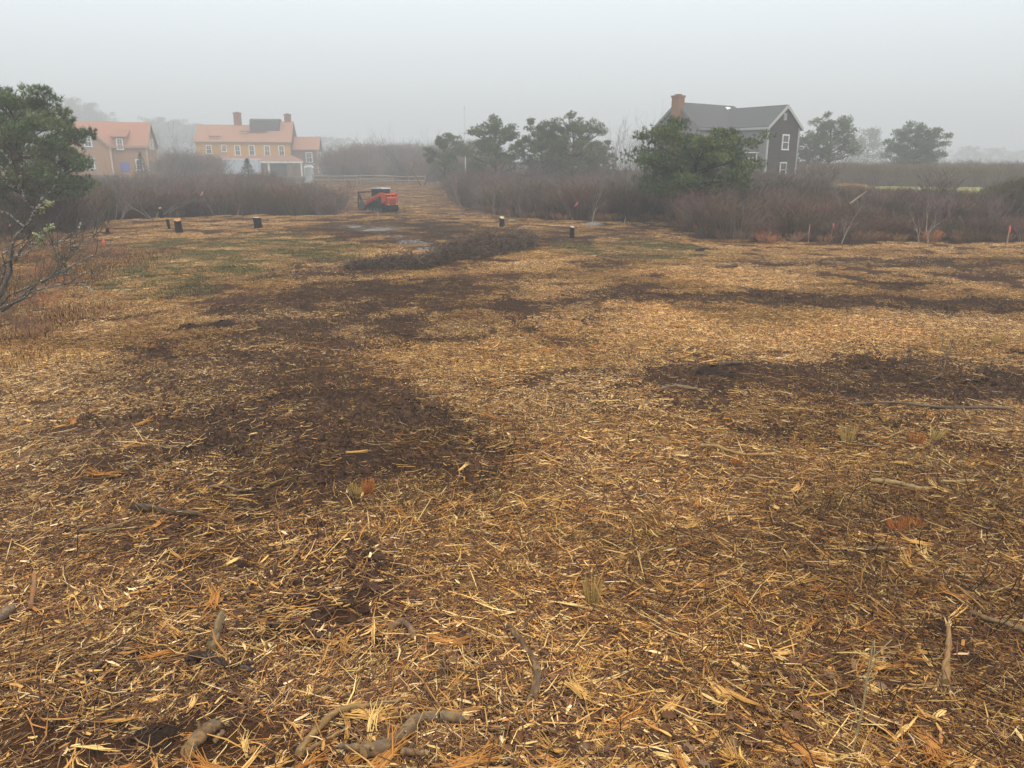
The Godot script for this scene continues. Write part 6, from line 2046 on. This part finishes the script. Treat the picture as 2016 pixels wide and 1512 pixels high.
	# dark clod of mud
	for q in [[Vector3(-2.54, -0.00, -4.65), 0.16, "wet black clod of mud in the mulch at lower left"], [Vector3(-1.59, -0.00, -13.13), 0.13, "small dark clod standing up in mid-field"], [Vector3(3.97, -0.00, -14.64), 0.32, "heap of dark torn turf at the left end of the dark track"], [Vector3(4.22, -0.00, -14.26), 0.22, "smaller heap of torn turf beside the first"], [Vector3(-7.24, -0.00, -18.94), 0.35, "black clod of turned mud in the left of the field"], [Vector3(-7.98, -0.00, -18.75), 0.3, "low black clod of mud left of the larger one"], [Vector3(9.20, -0.00, -37.29), 0.35, "low brown mound of torn turf near the far grass"]]:
		var s := Shape.new()
		rng.seed = int(q[1] * 999.0)
		var n := 12
		for i in 5:
			for k in n:
				var f0 := i / 5.0
				var f1 := (i + 1) / 5.0
				var a0 := TAU * k / n
				var a1 := TAU * (k + 1) / n
				var c := [Vector2(f0, a0), Vector2(f0, a1), Vector2(f1, a1), Vector2(f1, a0)]
				var v := []
				for w in c:
					var lump := 1.0 + 0.5 * rough_noise.get_noise_3d(cos(w.y) * 9.0 + q[0].x, w.x * 9.0, sin(w.y) * 9.0)
					var rad: float = q[1] * w.x * lump
					v.push_back(Vector3(cos(w.y) * rad * 1.3, q[1] * 0.5 * (1.0 - w.x * w.x) * lump - 0.02, sin(w.y) * rad))
				var nn: Vector3 = (v[3] - v[0]).cross(v[2] - v[1] + Vector3(0.0001, 0, 0)).normalized()
				nn = ((v[0] + v[2]) * 0.5 + Vector3(0, q[1] * 0.6, 0)).normalized()
				s.quad(v[0], v[1], v[2], v[3], nn, hue(Color(0.045, 0.03, 0.022), 0.3))
		for k in 40:
			strand(s, Vector3(rr(-1, 1) * q[1], q[1] * 0.3, rr(-1, 1) * q[1] * 0.8), rr(0, TAU), rr(-0.3, 0.7), rr(0.06, 0.16), 0.006, 0.004, rr(-0.2, 0.2), hue(bark_tones[rng.randi() % 4], 0.3))
		solo("mud_clod", s, mats.stone, q[2], "clod", on_ground(q[0]))


# ---------------------------------------------------------------- splinters and leaves

func splinter(seed_value: int, fibres: int, length: float, fray: float) -> Shape:
	rng.seed = seed_value
	var s := Shape.new()
	var tone: Color = wood_tones[rng.randi() % 5]
	var bow := rr(-0.12, 0.12)
	for i in fibres:
		var o := Vector3(rr(-0.06, 0.06) * length, rr(0.0, 0.012), rr(-1, 1) * 0.008 * sqrt(fibres))
		var l := length * rr(0.55, 1.0)
		var spread0 := rr(-1, 1) * fray * l * 0.22
		var spread1 := rr(-1, 1) * fray * l * 0.3
		var pts := [o + Vector3(-l / 2, rr(0, 0.02), spread0), o + Vector3(-l / 6, 0.012, bow * l * 0.7), o + Vector3(l / 6, 0.012, bow * l * 0.7), o + Vector3(l / 2, rr(0.0, 0.05) * fray * 2.0, spread1)]
		var r := rr(0.0028, 0.0062)
		s.tube(pts, [r * 0.5, r, r, r * 0.35], 3, hue(tone, 0.22))
	return s


func place_words(x: float, d: float) -> String:
	var across := "on the left" if x < -0.35 * d else ("left of centre" if x < -0.1 * d else ("in the centre" if x < 0.12 * d else ("right of centre" if x < 0.36 * d else "on the right")))
	var along := "at the very front" if d < 5.2 else ("near the front" if d < 6.6 else ("in the near mulch" if d < 9.0 else ("in the middle of the field" if d < 15.0 else "farther up the field")))
	return along + " " + across


func build_splinters() -> void:
	var kinds := []
	var words := ["frayed bundle of pale wood fibres", "long narrow splinter of golden wood", "short stout chip of split wood", "ragged shredded strip of wood", "curved strip of peeled wood"]
	for i in 15:
		var k := i % 5
		var s: Shape = [splinter(800 + i, 16, 0.34, 1.0), splinter(800 + i, 5, 0.36, 0.25), splinter(800 + i, 7, 0.15, 0.2), splinter(800 + i, 11, 0.26, 0.6), splinter(800 + i, 4, 0.28, 0.35)][k]
		kinds.push_back(s.mesh(mats.fibre))
	rng.seed = 850
	var n := 0
	while n < 290:
		var d := 4.2 + 17.0 * pow(rng.randf(), 2.4)
		var x := rr(-0.7, 0.7) * d
		if cover(x, -d).dark > 0.5 and rng.randf() < 0.75:
			continue
		if x < 0.0 and rng.randf() < 0.35:
			continue
		var k := rng.randi() % 15
		var o := MeshInstance3D.new()
		o.name = numbered("wood_splinter")
		o.mesh = kinds[k]
		add_child(o)
		o.position = Vector3(x, ground(x, -d) + rr(0.02, 0.04), -d)
		o.rotation = Vector3(rr(-0.1, 0.1), rr(0, TAU), rr(-0.12, 0.2))
		o.scale = Vector3.ONE * rr(0.75, 1.5)
		tag(o, ("small " if o.scale.x < 0.98 else ("large " if o.scale.x > 1.26 else "")) + words[k % 5] + " " + place_words(x, d), "wood splinter", "wood splinters scattered over the mulch")
		n += 1


func oak_leaf(seed_value: int, col: Color) -> Shape:
	rng.seed = seed_value
	var s := Shape.new()
	var l := 0.11
	var lobes := 9
	var curl := rr(0.5, 1.6)
	var prev_l := Vector3.ZERO
	var prev_r := Vector3.ZERO
	var prev_m := Vector3.ZERO
	for i in lobes + 1:
		var f := float(i) / lobes
		var w := l * 0.34 * sin(PI * clampf(f * 0.9 + 0.06, 0.0, 1.0)) * (1.0 if i % 2 else 0.55)
		var y := 0.02 * sin(f * PI * curl) + 0.004
		var lift := rr(0.002, 0.018)
		var m := Vector3(f * l - l / 2, y, 0)
		var a := m + Vector3(0.006, lift, w)
		var b := m + Vector3(0.006, lift * 0.7, -w)
		if i > 0:
			var n1 := (a - prev_m).cross(m - prev_m).normalized()
			n1 = n1 if n1.y > 0.0 else -n1
			s.quad(prev_m, prev_l, a, m, n1, hue(col, 0.1))
			var n2 := (b - prev_m).cross(m - prev_m).normalized()
			n2 = n2 if n2.y > 0.0 else -n2
			s.quad(prev_m, prev_r, b, m, n2, hue(col, 0.1))
		prev_l = a
		prev_r = b
		prev_m = m
	return s


func build_leaves() -> void:
	var kinds := []
	for i in 8:
		kinds.push_back(oak_leaf(1000 + i, [Color(0.115, 0.055, 0.026), Color(0.16, 0.08, 0.04), Color(0.2, 0.125, 0.075), Color(0.085, 0.042, 0.022)][i % 4]).mesh(mats.leaf))
	rng.seed = 1050
	var spots_at := [[Vector3(2.12, -0.00, -4.64), 0.55, 0.4, 56, " oak leaf in the leaf litter round the saplings"], [Vector3(1.39, -0.00, -4.49), 0.35, 0.28, 24, " oak leaf in the mulch left of the saplings"], [Vector3(2.51, -0.00, -5.15), 0.4, 0.25, 18, " oak leaf behind the sapling stems"], [Vector3(-0.53, -0.00, -5.47), 0.4, 0.3, 12, " oak leaf in the mulch left of the curved branch"], [Vector3(0.26, -0.00, -4.49), 0.4, 0.25, 14, " oak leaf right of the forked branch"]]
	for q in spots_at:
		for i in q[3]:
			var a := rr(0, TAU)
			var r := sqrt(rng.randf()) * 1.25
			var x: float = q[0].x + cos(a) * r * q[1]
			var z: float = q[0].z + sin(a) * r * q[2]
			var o := MeshInstance3D.new()
			o.name = numbered("oak_leaf")
			var tone := rng.randi() % 8
			o.mesh = kinds[tone]
			add_child(o)
			o.position = Vector3(x, ground(x, z) + rr(0.025, 0.05), z)
			o.rotation = Vector3(rr(-0.5, 0.5), rr(0, TAU), rr(-0.5, 0.5))
			o.scale = Vector3.ONE * rr(0.75, 1.25)
			var look: String = ["dark brown", "reddish-brown", "pale grey-brown", "blackish"][tone % 4] + (" large" if o.scale.x > 1.08 else (" small" if o.scale.x < 0.9 else ""))
			tag(o, look + q[4], "leaf", "fallen oak leaves in the mulch")
